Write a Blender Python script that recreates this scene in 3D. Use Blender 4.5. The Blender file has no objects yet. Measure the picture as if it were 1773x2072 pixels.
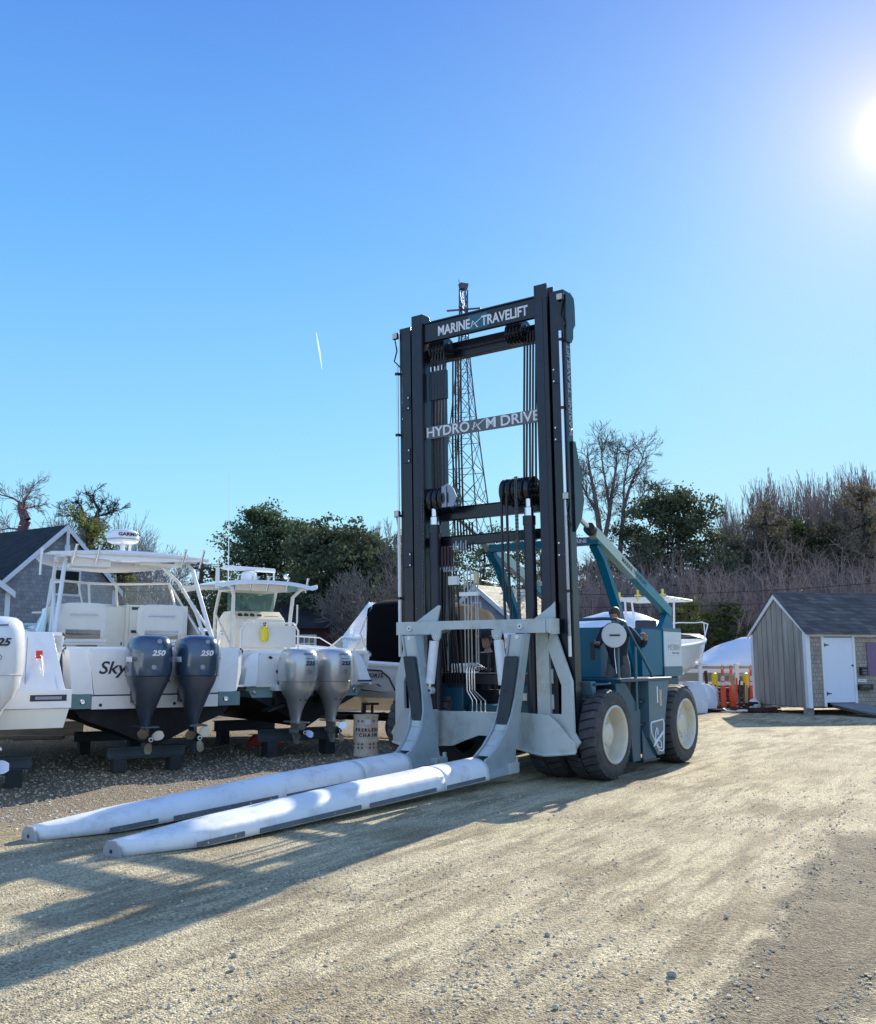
import bpy, bmesh, math, random
from mathutils import Vector, Matrix, Euler, noise
R=math.radians; PI=math.pi
sc=bpy.context.scene
rnd=random.Random(7)
# ---------------------------------------------------------------- camera
cam=bpy.data.objects.new('camera',bpy.data.cameras.new('camera')); sc.collection.objects.link(cam); sc.camera=cam
cam.location=(0,0,1.7); cam.rotation_euler=(R(90+8.545),0,0)
cam.data.sensor_width=36; cam.data.lens=1950/2072*36; cam.data.clip_end=3000; cam.data.clip_start=.05
# ---------------------------------------------------------------- sky and sun
SUN_AZ,SUN_EL=R(27.2),R(27.3)          # right of straight ahead, above the horizon
world=bpy.data.worlds.new('World'); sc.world=world; world.use_nodes=True
nt=world.node_tree; nt.nodes.clear()
sky=nt.nodes.new('ShaderNodeTexSky'); sky.sky_type='NISHITA'; sky.sun_disc=False
sky.sun_elevation=SUN_EL; sky.sun_rotation=SUN_AZ; sky.altitude=10; sky.air_density=1.0; sky.dust_density=.35; sky.ozone_density=2.5
def wn(t,**k):
    n=nt.nodes.new(t)
    for q,v in k.items(): setattr(n,q,v)
    return n
def wl(a,b): nt.links.new(a,b)
tcw=wn('ShaderNodeTexCoord'); sxw=wn('ShaderNodeSeparateXYZ'); wl(tcw.outputs['Generated'],sxw.inputs[0])
# deep blue overhead to pale cyan at the horizon (colour by elevation), mixed over the physical sky
cr=wn('ShaderNodeValToRGB'); e=cr.color_ramp.elements
for i,(p,c) in enumerate(((0,(.38,.52,.62)),(.13,(.265,.56,.745)),(.22,(.20,.485,.745)),(.41,(.105,.33,.71)),(.60,(.060,.195,.60)),(1,(.03,.10,.38)))):
    if i>1: e.new(p)
    e[i].position=p; e[i].color=(*c,1)
wl(sxw.outputs[2],cr.inputs[0])
dt=wn('ShaderNodeVectorMath',operation='DOT_PRODUCT'); dt.inputs[1].default_value=(math.sin(SUN_AZ)*math.cos(SUN_EL),math.cos(SUN_AZ)*math.cos(SUN_EL),math.sin(SUN_EL)); wl(tcw.outputs['Generated'],dt.inputs[0])
mxz=wn('ShaderNodeMath',operation='MAXIMUM'); mxz.inputs[1].default_value=0; wl(dt.outputs['Value'],mxz.inputs[0])
# added fill: unseen sky behind the camera brightened to lift the shaded sides
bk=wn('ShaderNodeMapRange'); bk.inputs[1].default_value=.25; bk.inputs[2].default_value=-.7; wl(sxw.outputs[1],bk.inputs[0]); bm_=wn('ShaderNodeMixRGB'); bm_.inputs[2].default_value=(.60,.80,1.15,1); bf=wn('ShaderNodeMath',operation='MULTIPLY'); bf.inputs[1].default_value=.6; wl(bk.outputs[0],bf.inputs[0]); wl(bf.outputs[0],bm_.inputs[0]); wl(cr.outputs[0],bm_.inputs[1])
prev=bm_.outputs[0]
for ex,c in ((4,(.025,.035,.02)),(22,(.09,.075,.04)),(140,(.20,.11,.04)),(700,(.26,.17,.06)),(4000,(.9,.8,.6))):    # aureole round the sun
    pw_=wn('ShaderNodeMath',operation='POWER'); pw_.inputs[1].default_value=ex; wl(mxz.outputs[0],pw_.inputs[0])
    ad=wn('ShaderNodeMixRGB',blend_type='ADD'); ad.inputs[2].default_value=(*c,1); wl(pw_.outputs[0],ad.inputs[0]); wl(prev,ad.inputs[1]); prev=ad.outputs[0]
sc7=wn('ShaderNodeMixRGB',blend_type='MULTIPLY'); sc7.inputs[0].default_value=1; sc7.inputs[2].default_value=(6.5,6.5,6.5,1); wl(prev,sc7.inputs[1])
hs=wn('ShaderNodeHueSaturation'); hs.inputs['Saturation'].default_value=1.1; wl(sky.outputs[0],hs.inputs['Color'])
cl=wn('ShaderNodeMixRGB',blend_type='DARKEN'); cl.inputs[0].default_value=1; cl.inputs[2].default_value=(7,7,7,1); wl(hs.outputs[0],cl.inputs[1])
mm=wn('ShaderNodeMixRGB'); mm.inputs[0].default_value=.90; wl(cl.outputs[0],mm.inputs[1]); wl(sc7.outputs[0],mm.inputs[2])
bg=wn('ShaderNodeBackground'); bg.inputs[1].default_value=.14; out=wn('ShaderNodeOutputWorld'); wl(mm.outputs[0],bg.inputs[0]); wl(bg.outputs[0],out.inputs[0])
sl=bpy.data.lights.new('sun','SUN'); sl.energy=5.0; sl.angle=R(.53); sl.color=(1,.91,.76)
so=bpy.data.objects.new('sun',sl); sc.collection.objects.link(so)
sd=Vector((math.sin(SUN_AZ)*math.cos(SUN_EL),math.cos(SUN_AZ)*math.cos(SUN_EL),math.sin(SUN_EL)))
so.rotation_euler=sd.to_track_quat('Z','Y').to_euler(); so.location=sd*50
sc.view_settings.view_transform='Standard'; sc.view_settings.look='None'; sc.view_settings.gamma=1
sc.view_settings.exposure=.62
sc.cycles.max_bounces=8; sc.cycles.diffuse_bounces=4; sc.cycles.glossy_bounces=3; sc.cycles.transparent_max_bounces=12
# ---------------------------------------------------------------- helpers
COL=sc.collection
def tag(o,label=None,cat=None,group=None,kind=None):
    if label: o['label']=label
    if cat: o['category']=cat
    if group: o['group']=group
    if kind: o['kind']=kind
    return o
def thing(name,label,cat,loc=(0,0,0),rz=0,group=None):
    o=bpy.data.objects.new(name,None); COL.objects.link(o); o.empty_display_size=.2
    o.location=loc; o.rotation_euler=(0,0,rz); return tag(o,label,cat,group)
def copy_tree(o,parent=None):
    c=o.copy(); COL.objects.link(c); c.parent=parent
    for ch in list(o.children): copy_tree(ch,c)
    return c
TXT={}
def text_mesh(s,size,bold,shear,ext):
    k=(s,size,bold,shear,ext)
    if k not in TXT:
        c=bpy.data.curves.new('t','FONT'); c.body=s; c.size=size; c.offset=bold; c.shear=shear; c.extrude=ext; c.align_x='CENTER'; c.align_y='CENTER'; c.resolution_u=3
        o=bpy.data.objects.new('t',c); COL.objects.link(o); bpy.context.view_layer.update()
        me=bpy.data.meshes.new_from_object(o.evaluated_get(bpy.context.evaluated_depsgraph_get()))
        TXT[k]=([v.co.copy() for v in me.vertices],[tuple(p.vertices) for p in me.polygons])
        bpy.data.objects.remove(o); bpy.data.curves.remove(c); bpy.data.meshes.remove(me)
    return TXT[k]
class MB:
    def __init__(s,m=None,T=None):
        s.v=[];s.f=[];s.mi=[];s.ms=[];s.c=0;s.T=T or Matrix(); s.sm=[]; s.smooth=False
        if m: s.m(m)
    def m(s,m):
        if m not in s.ms: s.ms.append(m)
        s.c=s.ms.index(m); return s
    def add(s,vs,fs,T=None,smooth=None):
        n=len(s.v); M=s.T@T if T else s.T
        s.v+=[M@Vector(p) for p in vs]; s.f+=[tuple(i+n for i in f) for f in fs]; s.mi+=[s.c]*len(fs)
        s.sm+=[s.smooth if smooth is None else smooth]*len(fs); return s
    def box(s,x0,x1,y0,y1,z0,z1,T=None):
        return s.add([(x,y,z) for x in(x0,x1) for y in(y0,y1) for z in(z0,z1)],[(0,1,3,2),(4,6,7,5),(0,4,5,1),(2,3,7,6),(0,2,6,4),(1,5,7,3)],T)
    def prism(s,poly,ax,a,b,T=None):
        n=len(poly)
        P={'x':lambda p,t:(t,p[0],p[1]),'y':lambda p,t:(p[0],t,p[1]),'z':lambda p,t:(p[0],p[1],t)}[ax]
        vs=[P(p,a) for p in poly]+[P(p,b) for p in poly]
        return s.add(vs,[tuple(range(n)),tuple(range(2*n-1,n-1,-1))]+[(i,i+n,(i+1)%n+n,(i+1)%n) for i in range(n)],T)
    def bar(s,p,q,w,h=None,up=(0,0,1)):
        p=Vector(p);q=Vector(q);h=h or w;d=(q-p).normalized();u=Vector(up)
        if abs(d.dot(u))>.98:u=Vector((1,0,0))
        a=d.cross(u).normalized()*w/2;b=a.cross(d).normalized()*h/2
        vs=[e+i*a+j*b for e in(p,q) for i,j in((-1,-1),(1,-1),(1,1),(-1,1))]
        return s.add(vs,[(0,1,2,3),(7,6,5,4)]+[(i,i+4,(i+1)%4+4,(i+1)%4) for i in range(4)])
    def loft(s,rings,closed=True,caps=True,smooth=True):
        n=len(rings[0]);vs=[p for r in rings for p in r];fs=[]
        for k in range(len(rings)-1):
            for i in range(n if closed else n-1):
                j=(i+1)%n; fs.append((k*n+i,k*n+j,(k+1)*n+j,(k+1)*n+i))
        s.add(vs,fs,None,smooth)
        if caps and closed: s.add(rings[0],[tuple(range(n-1,-1,-1))],None,False); s.add(rings[-1],[tuple(range(n))],None,False)
        return s
    def tube(s,pts,r,n=8,caps=True,smooth=True):
        pts=[Vector(p) for p in pts];R_=r if isinstance(r,(list,tuple)) else [r]*len(pts);rings=[];a=None
        for i,p in enumerate(pts):
            d=(pts[min(i+1,len(pts)-1)]-pts[max(i-1,0)]).normalized()
            if a is None:
                u=Vector((0,0,1)) if abs(d.z)<.9 else Vector((1,0,0)); a=d.cross(u).normalized()
            else: a=(a-d*a.dot(d)).normalized()
            b=d.cross(a); rings.append([p+(a*math.cos(t*2*PI/n)+b*math.sin(t*2*PI/n))*R_[i] for t in range(n)])
        return s.loft(rings,True,caps,smooth)
    def lathe(s,prof,o,ax,n=24,T=None,smooth=True,closed=False):
        o=Vector(o);ax=Vector(ax).normalized();u=Vector((0,0,1)) if abs(ax.z)<.9 else Vector((1,0,0));a=ax.cross(u).normalized();b=ax.cross(a)
        rings=[[o+ax*h+(a*math.cos(t*2*PI/n)+b*math.sin(t*2*PI/n))*max(r,1e-4) for t in range(n)] for r,h in prof]
        return s.loft(rings,True,False,smooth)
    def cyl(s,p,q,r,n=16,r2=None):
        return s.tube([p,q],[r,r2 if r2 is not None else r],n)
    def ell(s,c,rx,ry,rz,n=12,k=8,T=None):
        c=Vector(c);rings=[]
        for i in range(k+1):
            t=PI*i/k; rings.append([c+Vector((rx*math.sin(t)*math.cos(2*PI*j/n),ry*math.sin(t)*math.sin(2*PI*j/n),rz*math.cos(t)))for j in range(n)])
        return s.loft(rings,True,False,True)
    def text(s,t,size,o,right,up,bold=0,shear=0,ext=.002,sx=1.0,w=None):
        r=Vector(right).normalized();u=Vector(up).normalized();n=r.cross(u)
        vs,fs=text_mesh(t,size,bold,shear,ext)
        if w: sx=w/(max(v.x for v in vs)-min(v.x for v in vs))
        M=Matrix((( r.x*sx,u.x,n.x,o[0]),(r.y*sx,u.y,n.y,o[1]),(r.z*sx,u.z,n.z,o[2]),(0,0,0,1)))
        return s.add(vs,fs,M,False)
    def build(s,name,parent=None,bevel=0,ang=35,seg=2):
        me=bpy.data.meshes.new(name); me.from_pydata(s.v,[],s.f)
        for m in s.ms: me.materials.append(m)
        me.polygons.foreach_set('material_index',s.mi); me.polygons.foreach_set('use_smooth',[True if bevel else x for x in s.sm])
        if bevel or any(s.sm):
            bm=bmesh.new(); bm.from_mesh(me); bmesh.ops.recalc_face_normals(bm,faces=bm.faces); bm.to_mesh(me); bm.free(); me.set_sharp_from_angle(angle=R(ang))
        o=bpy.data.objects.new(name,me); COL.objects.link(o); o.parent=parent
        if bevel:
            b=o.modifiers.new('b','BEVEL'); b.width=bevel; b.segments=seg; b.limit_method='ANGLE'; b.angle_limit=R(40); b.use_clamp_overlap=True; b.harden_normals=False
        return o
# ---------------------------------------------------------------- materials
MATS={}
def mat(name,col,rough=.5,metal=0,coat=0,var=.12,vs=3.,bump=0,bs=30.,spec=.5,dirt=None,dirta=0.,trans=0,alpha=1,aniso=None,sub=0):
    if name in MATS: return MATS[name]
    m=bpy.data.materials.new(name); m.use_nodes=True; N=m.node_tree.nodes; Lk=m.node_tree.links; b=N['Principled BSDF']
    b.inputs['Roughness'].default_value=rough; b.inputs['Metallic'].default_value=metal; b.inputs['Coat Weight'].default_value=coat; b.inputs['Coat Roughness'].default_value=.08
    b.inputs['Specular IOR Level'].default_value=spec; b.inputs['Transmission Weight'].default_value=trans; b.inputs['Alpha'].default_value=alpha
    tc=N.new('ShaderNodeTexCoord'); mp=N.new('ShaderNodeMapping'); Lk.new(tc.outputs['Object'],mp.inputs[0])
    if aniso: mp.inputs['Scale'].default_value=aniso
    n=N.new('ShaderNodeTexNoise'); n.inputs['Scale'].default_value=vs; n.inputs['Detail'].default_value=8; n.inputs['Roughness'].default_value=.65; Lk.new(mp.outputs[0],n.inputs[0])
    r=N.new('ShaderNodeValToRGB'); c=Vector(col)
    r.color_ramp.elements[0].position=.3; r.color_ramp.elements[1].position=.7
    r.color_ramp.elements[0].color=(*(c*(1-var)),1); r.color_ramp.elements[1].color=(*[min(1,x*(1+var)) for x in c],1)
    Lk.new(n.outputs[0],r.inputs[0]); src=r.outputs[0]
    if dirta>0:
        n2=N.new('ShaderNodeTexNoise'); n2.inputs['Scale'].default_value=vs*1.7; n2.inputs['Detail'].default_value=10; n2.inputs['Roughness'].default_value=.75; Lk.new(mp.outputs[0],n2.inputs[0])
        r2=N.new('ShaderNodeValToRGB'); r2.color_ramp.elements[0].position=.5; r2.color_ramp.elements[1].position=.72; r2.color_ramp.elements[1].color=(dirta,)*3+(1,); Lk.new(n2.outputs[0],r2.inputs[0])
        mx=N.new('ShaderNodeMixRGB'); mx.inputs[2].default_value=(*dirt,1); Lk.new(r2.outputs[0],mx.inputs[0]); Lk.new(src,mx.inputs[1]); src=mx.outputs[0]
    Lk.new(src,b.inputs['Base Color'])
    mr=N.new('ShaderNodeMapRange'); mr.inputs[3].default_value=max(0,rough*.8); mr.inputs[4].default_value=min(1,rough*1.25); Lk.new(n.outputs[0],mr.inputs[0]); Lk.new(mr.outputs[0],b.inputs['Roughness'])
    if bump:
        n3=N.new('ShaderNodeTexNoise'); n3.inputs['Scale'].default_value=bs; n3.inputs['Detail'].default_value=5; Lk.new(mp.outputs[0],n3.inputs[0])
        bp=N.new('ShaderNodeBump'); bp.inputs['Strength'].default_value=bump; bp.inputs['Distance'].default_value=.02; Lk.new(n3.outputs[0],bp.inputs['Height']); Lk.new(bp.outputs[0],b.inputs['Normal'])
    MATS[name]=m; return m
gel=mat('white_gelcoat',(.85,.85,.85),.22,coat=.5,var=.03,dirt=(.5,.48,.4),dirta=.18)
cream=mat('cream_gelcoat',(.78,.75,.66),.3,coat=.3,var=.04)
tealhull=mat('grey_green_hull',(.10,.20,.23),.3,coat=.4,var=.08)
lightteal=mat('pale_teal_hull',(.25,.42,.43),.3,coat=.4,var=.08)
anti=mat('black_bottom_paint',(.012,.012,.015),.75,var=.3,dirt=(.06,.055,.05),dirta=.4,bump=.2)
glass=mat('boat_glass',(.75,.85,.85),.03,var=.01,trans=0,alpha=.18,spec=.8)
dglass=mat('tinted_glass',(.12,.26,.22),.05,var=.05,alpha=.55,spec=.8)
vinyl=bpy.data.materials.new('clear_vinyl'); vinyl.use_nodes=True; vN=vinyl.node_tree.nodes; vN.remove(vN['Principled BSDF']); v1=vN.new('ShaderNodeBsdfTranslucent'); v1.inputs[0].default_value=(.35,.52,.85,1); v2=vN.new('ShaderNodeBsdfTransparent'); v3=vN.new('ShaderNodeMixShader'); v3.inputs[0].default_value=.42; v4=vN.new('ShaderNodeBsdfGlossy'); v4.inputs['Roughness'].default_value=.15; v5=vN.new('ShaderNodeMixShader'); v5.inputs[0].default_value=.25
for a_,b_ in ((v2.outputs[0],v3.inputs[1]),(v1.outputs[0],v3.inputs[2]),(v3.outputs[0],v5.inputs[1]),(v4.outputs[0],v5.inputs[2]),(v5.outputs[0],vN['Material Output'].inputs[0])): vinyl.node_tree.links.new(a_,b_)
alum=mat('polished_aluminium',(.75,.75,.76),.22,metal=1,var=.04)
pwhite=mat('white_powder_coat',(.74,.75,.74),.35,var=.03)
cush=mat('white_vinyl_upholstery',(.70,.68,.62),.5,var=.05,bump=.1)
tan=mat('tan_vinyl',(.30,.23,.17),.55,var=.08)
blk=mat('black_plastic',(.015,.015,.017),.4,var=.2)
engblue=mat('blue_grey_cowl',(.045,.085,.14),.22,metal=.35,coat=.8,var=.06)
engdark=mat('dark_blue_grey_leg',(.06,.085,.12),.35,metal=.4,coat=.3,var=.12,dirt=(.12,.12,.12),dirta=.3)
engsil=mat('silver_cowl',(.54,.55,.54),.3,metal=.55,coat=.6,var=.05)
engwhite=mat('white_cowl',(.78,.79,.80),.2,coat=.7,var=.03)
decal=mat('white_decal',(.75,.76,.78),.4,var=.02)
ddecal=mat('dark_decal',(.02,.022,.04),.4,var=.05)
gdecal=mat('grey_decal',(.28,.30,.34),.4,var=.05)
red=mat('red_plastic',(.6,.05,.03),.45,var=.1)
brass=mat('brass_propeller',(.5,.40,.28),.3,metal=.8,var=.1)
steelprop=mat('steel_propeller',(.6,.6,.6),.2,metal=.9,var=.1)
mastp=mat('black_mast_paint',(.004,.006,.013),.28,coat=.12,var=.3,vs=2,dirt=(.035,.033,.035),dirta=.5)
mastg=mat('grease_worn_rail',(.025,.03,.045),.32,metal=.3,var=.2,vs=5)
hose=mat('black_hose',(.012,.012,.015),.38,var=.15)
chainm=mat('steel_chain',(.10,.10,.10),.4,metal=.8,var=.3,vs=20)
chrome=mat('chrome_rod',(.7,.7,.72),.12,metal=1,var=.02)
carr=mat('grey_carriage_paint',(.46,.52,.51),.38,coat=.3,var=.07,vs=1.5,dirt=(.24,.20,.15),dirta=.6)
armp=mat('slate_arm_paint',(.32,.40,.44),.38,coat=.3,var=.08,vs=1.5,dirt=(.18,.15,.12),dirta=.5)
sleeve=mat('white_pvc_sleeve',(.78,.80,.82),.42,coat=.0,var=.05,vs=1.5,dirt=(.36,.35,.32),dirta=.7,bump=.15,bs=6)
rubber=mat('rubber_pad',(.03,.045,.055),.6,var=.15,bump=.15)
strip=mat('rubber_strip',(.12,.14,.16),.6,var=.2,vs=8)
teal=mat('teal_truck_paint',(.001,.13,.215),.42,spec=.3,coat=.08,var=.06,vs=1.5)
teald=mat('dark_teal_frame_paint',(.008,.065,.11),.42,spec=.35,coat=.08,var=.1,dirt=(.05,.06,.06),dirta=.3)
tealg=mat('grey_blue_panel_paint',(.07,.15,.20),.4,spec=.35,coat=.08,var=.06,dirt=(.09,.11,.12),dirta=.25)
panelw=mat('white_side_panel',(.60,.64,.68),.35,coat=.2,var=.03)
tyre=mat('tyre_rubber',(.045,.047,.052),.72,var=.25,vs=4,dirt=(.16,.15,.13),dirta=.55,bump=.25,bs=60)
rim=mat('cream_rim_paint',(.62,.60,.50),.4,var=.05,dirt=(.3,.28,.22),dirta=.4)
# ================================================================ the boat forklift
def V(*a): return Vector(a)
lift=thing('boat_forklift','large teal and black boat forklift with tall mast and long white padded forks','forklift',(1.0076,14.8129,0),math.atan2(-.8155,-.5788))
TM=Matrix.Rotation(R(1.5),4,'Y')
def logo_arrow(mb,o,right,up,s):
    # the angular bird-like arrow mark: three slanted strokes
    r=Vector(right).normalized();u=Vector(up).normalized();n=r.cross(u);o=Vector(o)
    def poly(pp):
        k=len(pp);vs=[o+r*(x*s)+u*(y*s) for x,y in pp]+[o+r*(x*s)+u*(y*s)+n*.003 for x,y in pp]
        mb.add(vs,[tuple(range(k,2*k)),tuple(range(k-1,-1,-1))]+[(i,(i+1)%k,(i+1)%k+k,i+k) for i in range(k)])
    poly([(-.5,-.22),(-.42,-.22),(.05,.02),(.62,.34),(.5,.22),(.02,-.08)])
    poly([(-.38,-.3),(-.3,-.3),(-.16,.18),(-.24,.18)])
    poly([(-.2,.2),(-.12,.12),(.26,-.38),(.14,-.38)])
for s,w0 in ((1,0),(-1,0)):
    dy=0 if s>0 else .08
    t=6.97; TS=TM@Matrix.Translation((0,dy,0)); mb=MB(mastp,TS)
    Y=lambda p,q:(min(s*p,s*q),max(s*p,s*q))
    mb.box(.43,.60,*Y(1.49,1.53),.35,t)                      # web of the channel
    mb.box(.575,.60,*Y(1.31,1.489),.35,t); mb.box(.43,.46,*Y(1.31,1.489),.35,t)
    mb.box(.12,.26,*Y(1.20,1.34),.35,6.75)
    for z in (1.1,2.6,4.1,5.6,6.7): mb.box(.26,.43,*Y(1.30,1.34),z,z+.12)
    mb.m(mastg).box(.55,.574,*Y(1.33,1.46),.5,6.8)
    if s>0:
        mb.m(mastp).prism([(.58,6.90),(.44,6.96),(.32,6.90),(.30,6.78),(.30,6.5),(.37,6.42),(.38,6.28),(.44,6.2),(.58,6.2)],'y',1.532,1.56)
        mb.prism([(.5,4.75),(.42,4.75),(.32,4.45),(.22,4.25),(.28,4.15),(.20,3.95),(.3,3.65),(.5,3.45)],'y',1.532,1.56)
        mb.m(gdecal).text('MARINE TRAVELIFT',.13,(.505,1.535,5.5),(0,0,1),(1,0,0),.004,0,.002,w=1.35)
        mb.m(decal).box(.601,.604,1.37,1.45,.75,1.2); mb.m(ddecal).box(.6045,.606,1.38,1.44,1.1,1.16).box(.6045,.606,1.38,1.42,.95,1.03).box(.6045,.606,1.385,1.43,.8,.88)
    for z in (5.6,3.1,4.75): mb.m(mastg).box(.601,.615,*Y(1.33,1.47),z,z+.24); mb.m(chrome).cyl((.6,s*1.35,z+.03),(.625,s*1.35,z+.03),.012).cyl((.6,s*1.35,z+.2),(.625,s*1.35,z+.2),.012)
    mb.build('outer_mast_upright',lift,.006)
    mb=MB(mastp,TS)
    mb.box(.40,.62,*Y(1.06,1.09),.5,7.12).box(.592,.62,*Y(1.091,1.27),.5,7.12).box(.40,.43,*Y(1.091,1.27),.5,7.12)
    mb.box(.0,.24,*Y(1.02,1.16),.5,6.6)
    mb.m(mastg).box(.621,.627,*Y(1.07,1.2),.6,6.9)
    mb.build('inner_mast_upright',lift,.006)
    # side pipe and lamps
    mb=MB(chrome,TM); yy=1.475 if s>0 else -1.475
    mb.tube([(.63,yy,2.0),(.63,yy,6.35)],.018 if s<0 else .024,10); mb.m(pwhite).tube([(.63,yy,1.72),(.63,yy,3.9)],.024,10)
    mb.m(blk)
    for z in (2.6,3.9,5.2,6.2): mb.box(.60,.66,yy-.03,yy+.03,z,z+.04)
    mb.build('return_pipe',lift)
    for z,nm in ((6.85,1),(3.95,2)):
        y0=s*(1.50 if s<0 else 1.50); x0=.66
        mb=MB(blk,TM); mb.tube([(x0-.04,y0+s*.02,z-.05),(x0-.03,y0-s*.02,z-.25),(x0-.05,y0+s*.05,z-.4),(x0-.1,y0-s*.03,z-.5)],.014,6)
        mb.box(x0-.05,x0,y0-.05,y0+.05,z-.05,z+.05); l=mb.build('work_lamp',lift,.004)
        MB(mat('lamp_lens',(.55,.55,.5),.15,var=.1),TM).box(x0+.001,x0+.008,y0-.042,y0+.042,z-.042,z+.042).build('lens',l)
# cross beams
mb=MB(mastp,TM); mb.box(.50,.575,-1.05,1.05,6.66,6.95).box(.40,.499,-1.05,1.05,6.91,6.97).box(.40,.60,-1.05,1.05,6.955,6.975)
mb.m(mat('sky_blue_decal',(.02,.12,.17),.4)).box(.5755,.577,-.13,.22,6.69,6.92)
mb.m(decal).text('MARINE',.215,(.579,-.40,6.785),(0,1,0),(0,0,1),.005,0,.003,w=.60).text('TRAVELIFT',.215,(.579,.52,6.785),(0,1,0),(0,0,1),.005,0,.003,w=.82)
logo_arrow(mb,(.579,-.0,6.79),(0,1,0),(0,0,1),.21); mb.build('top_crossbeam',lift,.004)
mb=MB(mastp,TM); mb.box(.04,.19,-1.02,1.02,6.44,6.70).m(mastg).cyl((.19,-.9,6.57),(.19,.9,6.57),.03); mb.build('rear_crossbeam',lift,.006)
mb=MB(mat('grey_sign_plate',(.11,.125,.14),.45,var=.1),TM); mb.box(.54,.555,-.99,1.05,5.09,5.285)
mb.m(decal).text('HYDRO',.22,(.558,-.56,5.187),(0,1,0),(0,0,1),.003,0,.003,w=.80).text('M',.22,(.558,.23,5.187),(0,1,0),(0,0,1),.003,0,.003,w=.17).text('DRIVE',.22,(.558,.73,5.187),(0,1,0),(0,0,1),.003,0,.003,w=.66)
logo_arrow(mb,(.558,-.01,5.20),(0,1,0),(0,0,1),.24); mb.build('name_board',lift)
for (z0,z1,x0,x1) in ((3.82,4.0,.18,.34),(3.41,3.54,.28,.40),(1.3,1.45,.1,.3)):
    MB(mastp,TM).box(x0,x1,-1.05,1.05,z0,z1).box(x0-.02,x1+.02,-1.05,1.05,z1+.001,z1+.015).build('middle_crossbeam',lift,.005)
# hose runs, sheaves, chains, lift cylinders
def sheave_block(yc,z,x,w,r,name):
    mb=MB(mastp,TM); n=5
    for k in range(n):
        y0=yc-w/2+w*k/n; mb.lathe([(.04,0),(r,0),(r*.86,w/n*.3),(r*.86,w/n*.5),(r,w/n*.82),(.04,w/n*.84)],(x,y0,z),(0,1,0),28)
    mb.m(mastg).cyl((x,yc-w/2-.05,z),(x,yc+w/2+.05,z),.045,12)
    for k in range(6): mb.m(chrome).cyl((x+math.cos(k)*.09,yc+w/2,z+math.sin(k)*.09),(x+math.cos(k)*.09,yc+w/2+.02,z+math.sin(k)*.09),.012,8)
    mb.m(hose)
    for k in range(n-1): # hoses wrapped over the top of the sheaves
        y0=yc-w/2+w*(k+.5)/n
        mb.tube([(x+math.cos(t)*(r*.93),y0,z+math.sin(t)*(r*.93)) for t in [PI*j/12 for j in range(13)]],.018,6)
    return mb.build(name,lift)
for s in(1,-1):
    sheave_block(s*.62 if s>0 else -.80,6.56,.33,.30,.17,'hose_sheave')
    sheave_block(.66 if s>0 else -.76,4.12,.46,.52,.20,'hose_sheave')
mb=MB(mat('bright_guard_plate',(.25,.29,.36),.3,metal=.4),TM); mb.prism([(-.64,3.98),(-.42,3.98),(-.36,4.12),(-.42,4.25),(-.52,4.34),(-.64,4.3)],'x',.62,.635).m(mastp).box(.636,.64,-.55,-.535,3.98,4.3).build('sheave_guard',lift)
mb=MB(hose,TM)
for k in range(5): mb.tube([(.46+.02*(k%2),.72+.05*k,4.15),(.42,.725+.05*k,5.2),(.34,.73+.05*k,6.55)],.0165,7)
for k in range(5): mb.tube([(.50,-.90+.055*k,4.2),(.5,-.90+.055*k,5.3),(.45,-.9+.055*k,6.5)],.017,7)
for k in range(4): mb.tube([(.2,-.70+.055*k,3.55),(.22,-.70+.055*k,5.0),(.2,-.68+.05*k,6.4)],.015,7)
mb.m(mastg)
for k in range(5): mb.tube([(.52,-.875+.055*k,4.3),(.52,-.875+.055*k,6.15)],.008,5)
mb.box(.44,.52,-.93,-.62,5.72,6.18)
mb.m(chrome)
for k in range(4): mb.cyl((.5,-.9+.07*k,6.16),(.5,-.9+.07*k,6.26),.016,8)
mb.build('hose_bundle',lift)
mb=MB(hose,TM)
for k in range(2): mb.tube([(.62,.42+.09*k,4.2),(.62,.42+.095*k,3.0),(.62,.44+.1*k,2.25)],.021,8)
for k in range(6): mb.tube([(.35,-.55+.055*k,3.75),(.3,-.55+.05*k,3.3)],.016,6)
for k in range(7): mb.tube([(.45,-.82+.05*k,3.0+.05*(k%2)),(.4+.03*(k%3),-.86+.06*k,2.2),(.35,-.8+.05*k,1.25)],.016,6)
for k in range(5): mb.tube([(.3+.04*(k%2),1.0-.03*k,3.2),(.3,.99-.03*k,2.2),(.2,.95-.02*k,1.0)],.014,6)
mb.m(mat('maroon_hose_cover',(.03,.012,.02),.5))
for k in range(4): mb.tube([(.5,-.74+.06*k,3.38),(.5,-.74+.06*k,3.08)],.028,8)
mb.build('lower_hose_bundle',lift)
mb=MB(mat('zinc_line',(.42,.42,.42),.35,metal=.7,var=.1),TM)
for k,(y,z0,z1) in enumerate([(-.40,3.0,1.5),(-.34,3.1,1.3),(-.28,3.05,1.4),(-.20,2.9,1.6),(-.16,2.9,1.5),(-.62,2.9,1.5),(.93,3.2,1.4),(.98,3.3,1.3)]):
    mb.tube([(.42,y,z0),(.42,y+.01,z0-.7),(.42,y-(.1 if k==5 else 0),z0-.85),(.42,y-(.1 if k==5 else 0),z1)],.011,6)
for k in range(6): mb.tube([(.5,-.52+.045*k,3.42+.04*(k%2)),(.53,-.51+.045*k,3.33),(.5,-.5+.045*k,3.3)],.012,6)
for k in range(5): mb.tube([(.5,-.7+.05*k,3.08),(.54,-.69+.05*k,3.0),(.5,-.66+.05*k,3.02)],.012,6)
for k in range(4): mb.cyl((.4,.96+.02*k,3.6),(.4,.96+.02*k,3.75),.012,6)
mb.m(pwhite).box(.42,.47,-.46,-.12,2.62,2.68).box(.40,.47,-.66,-.5,2.8,2.93).box(.40,.46,.9,1.03,2.72,2.78)
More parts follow.
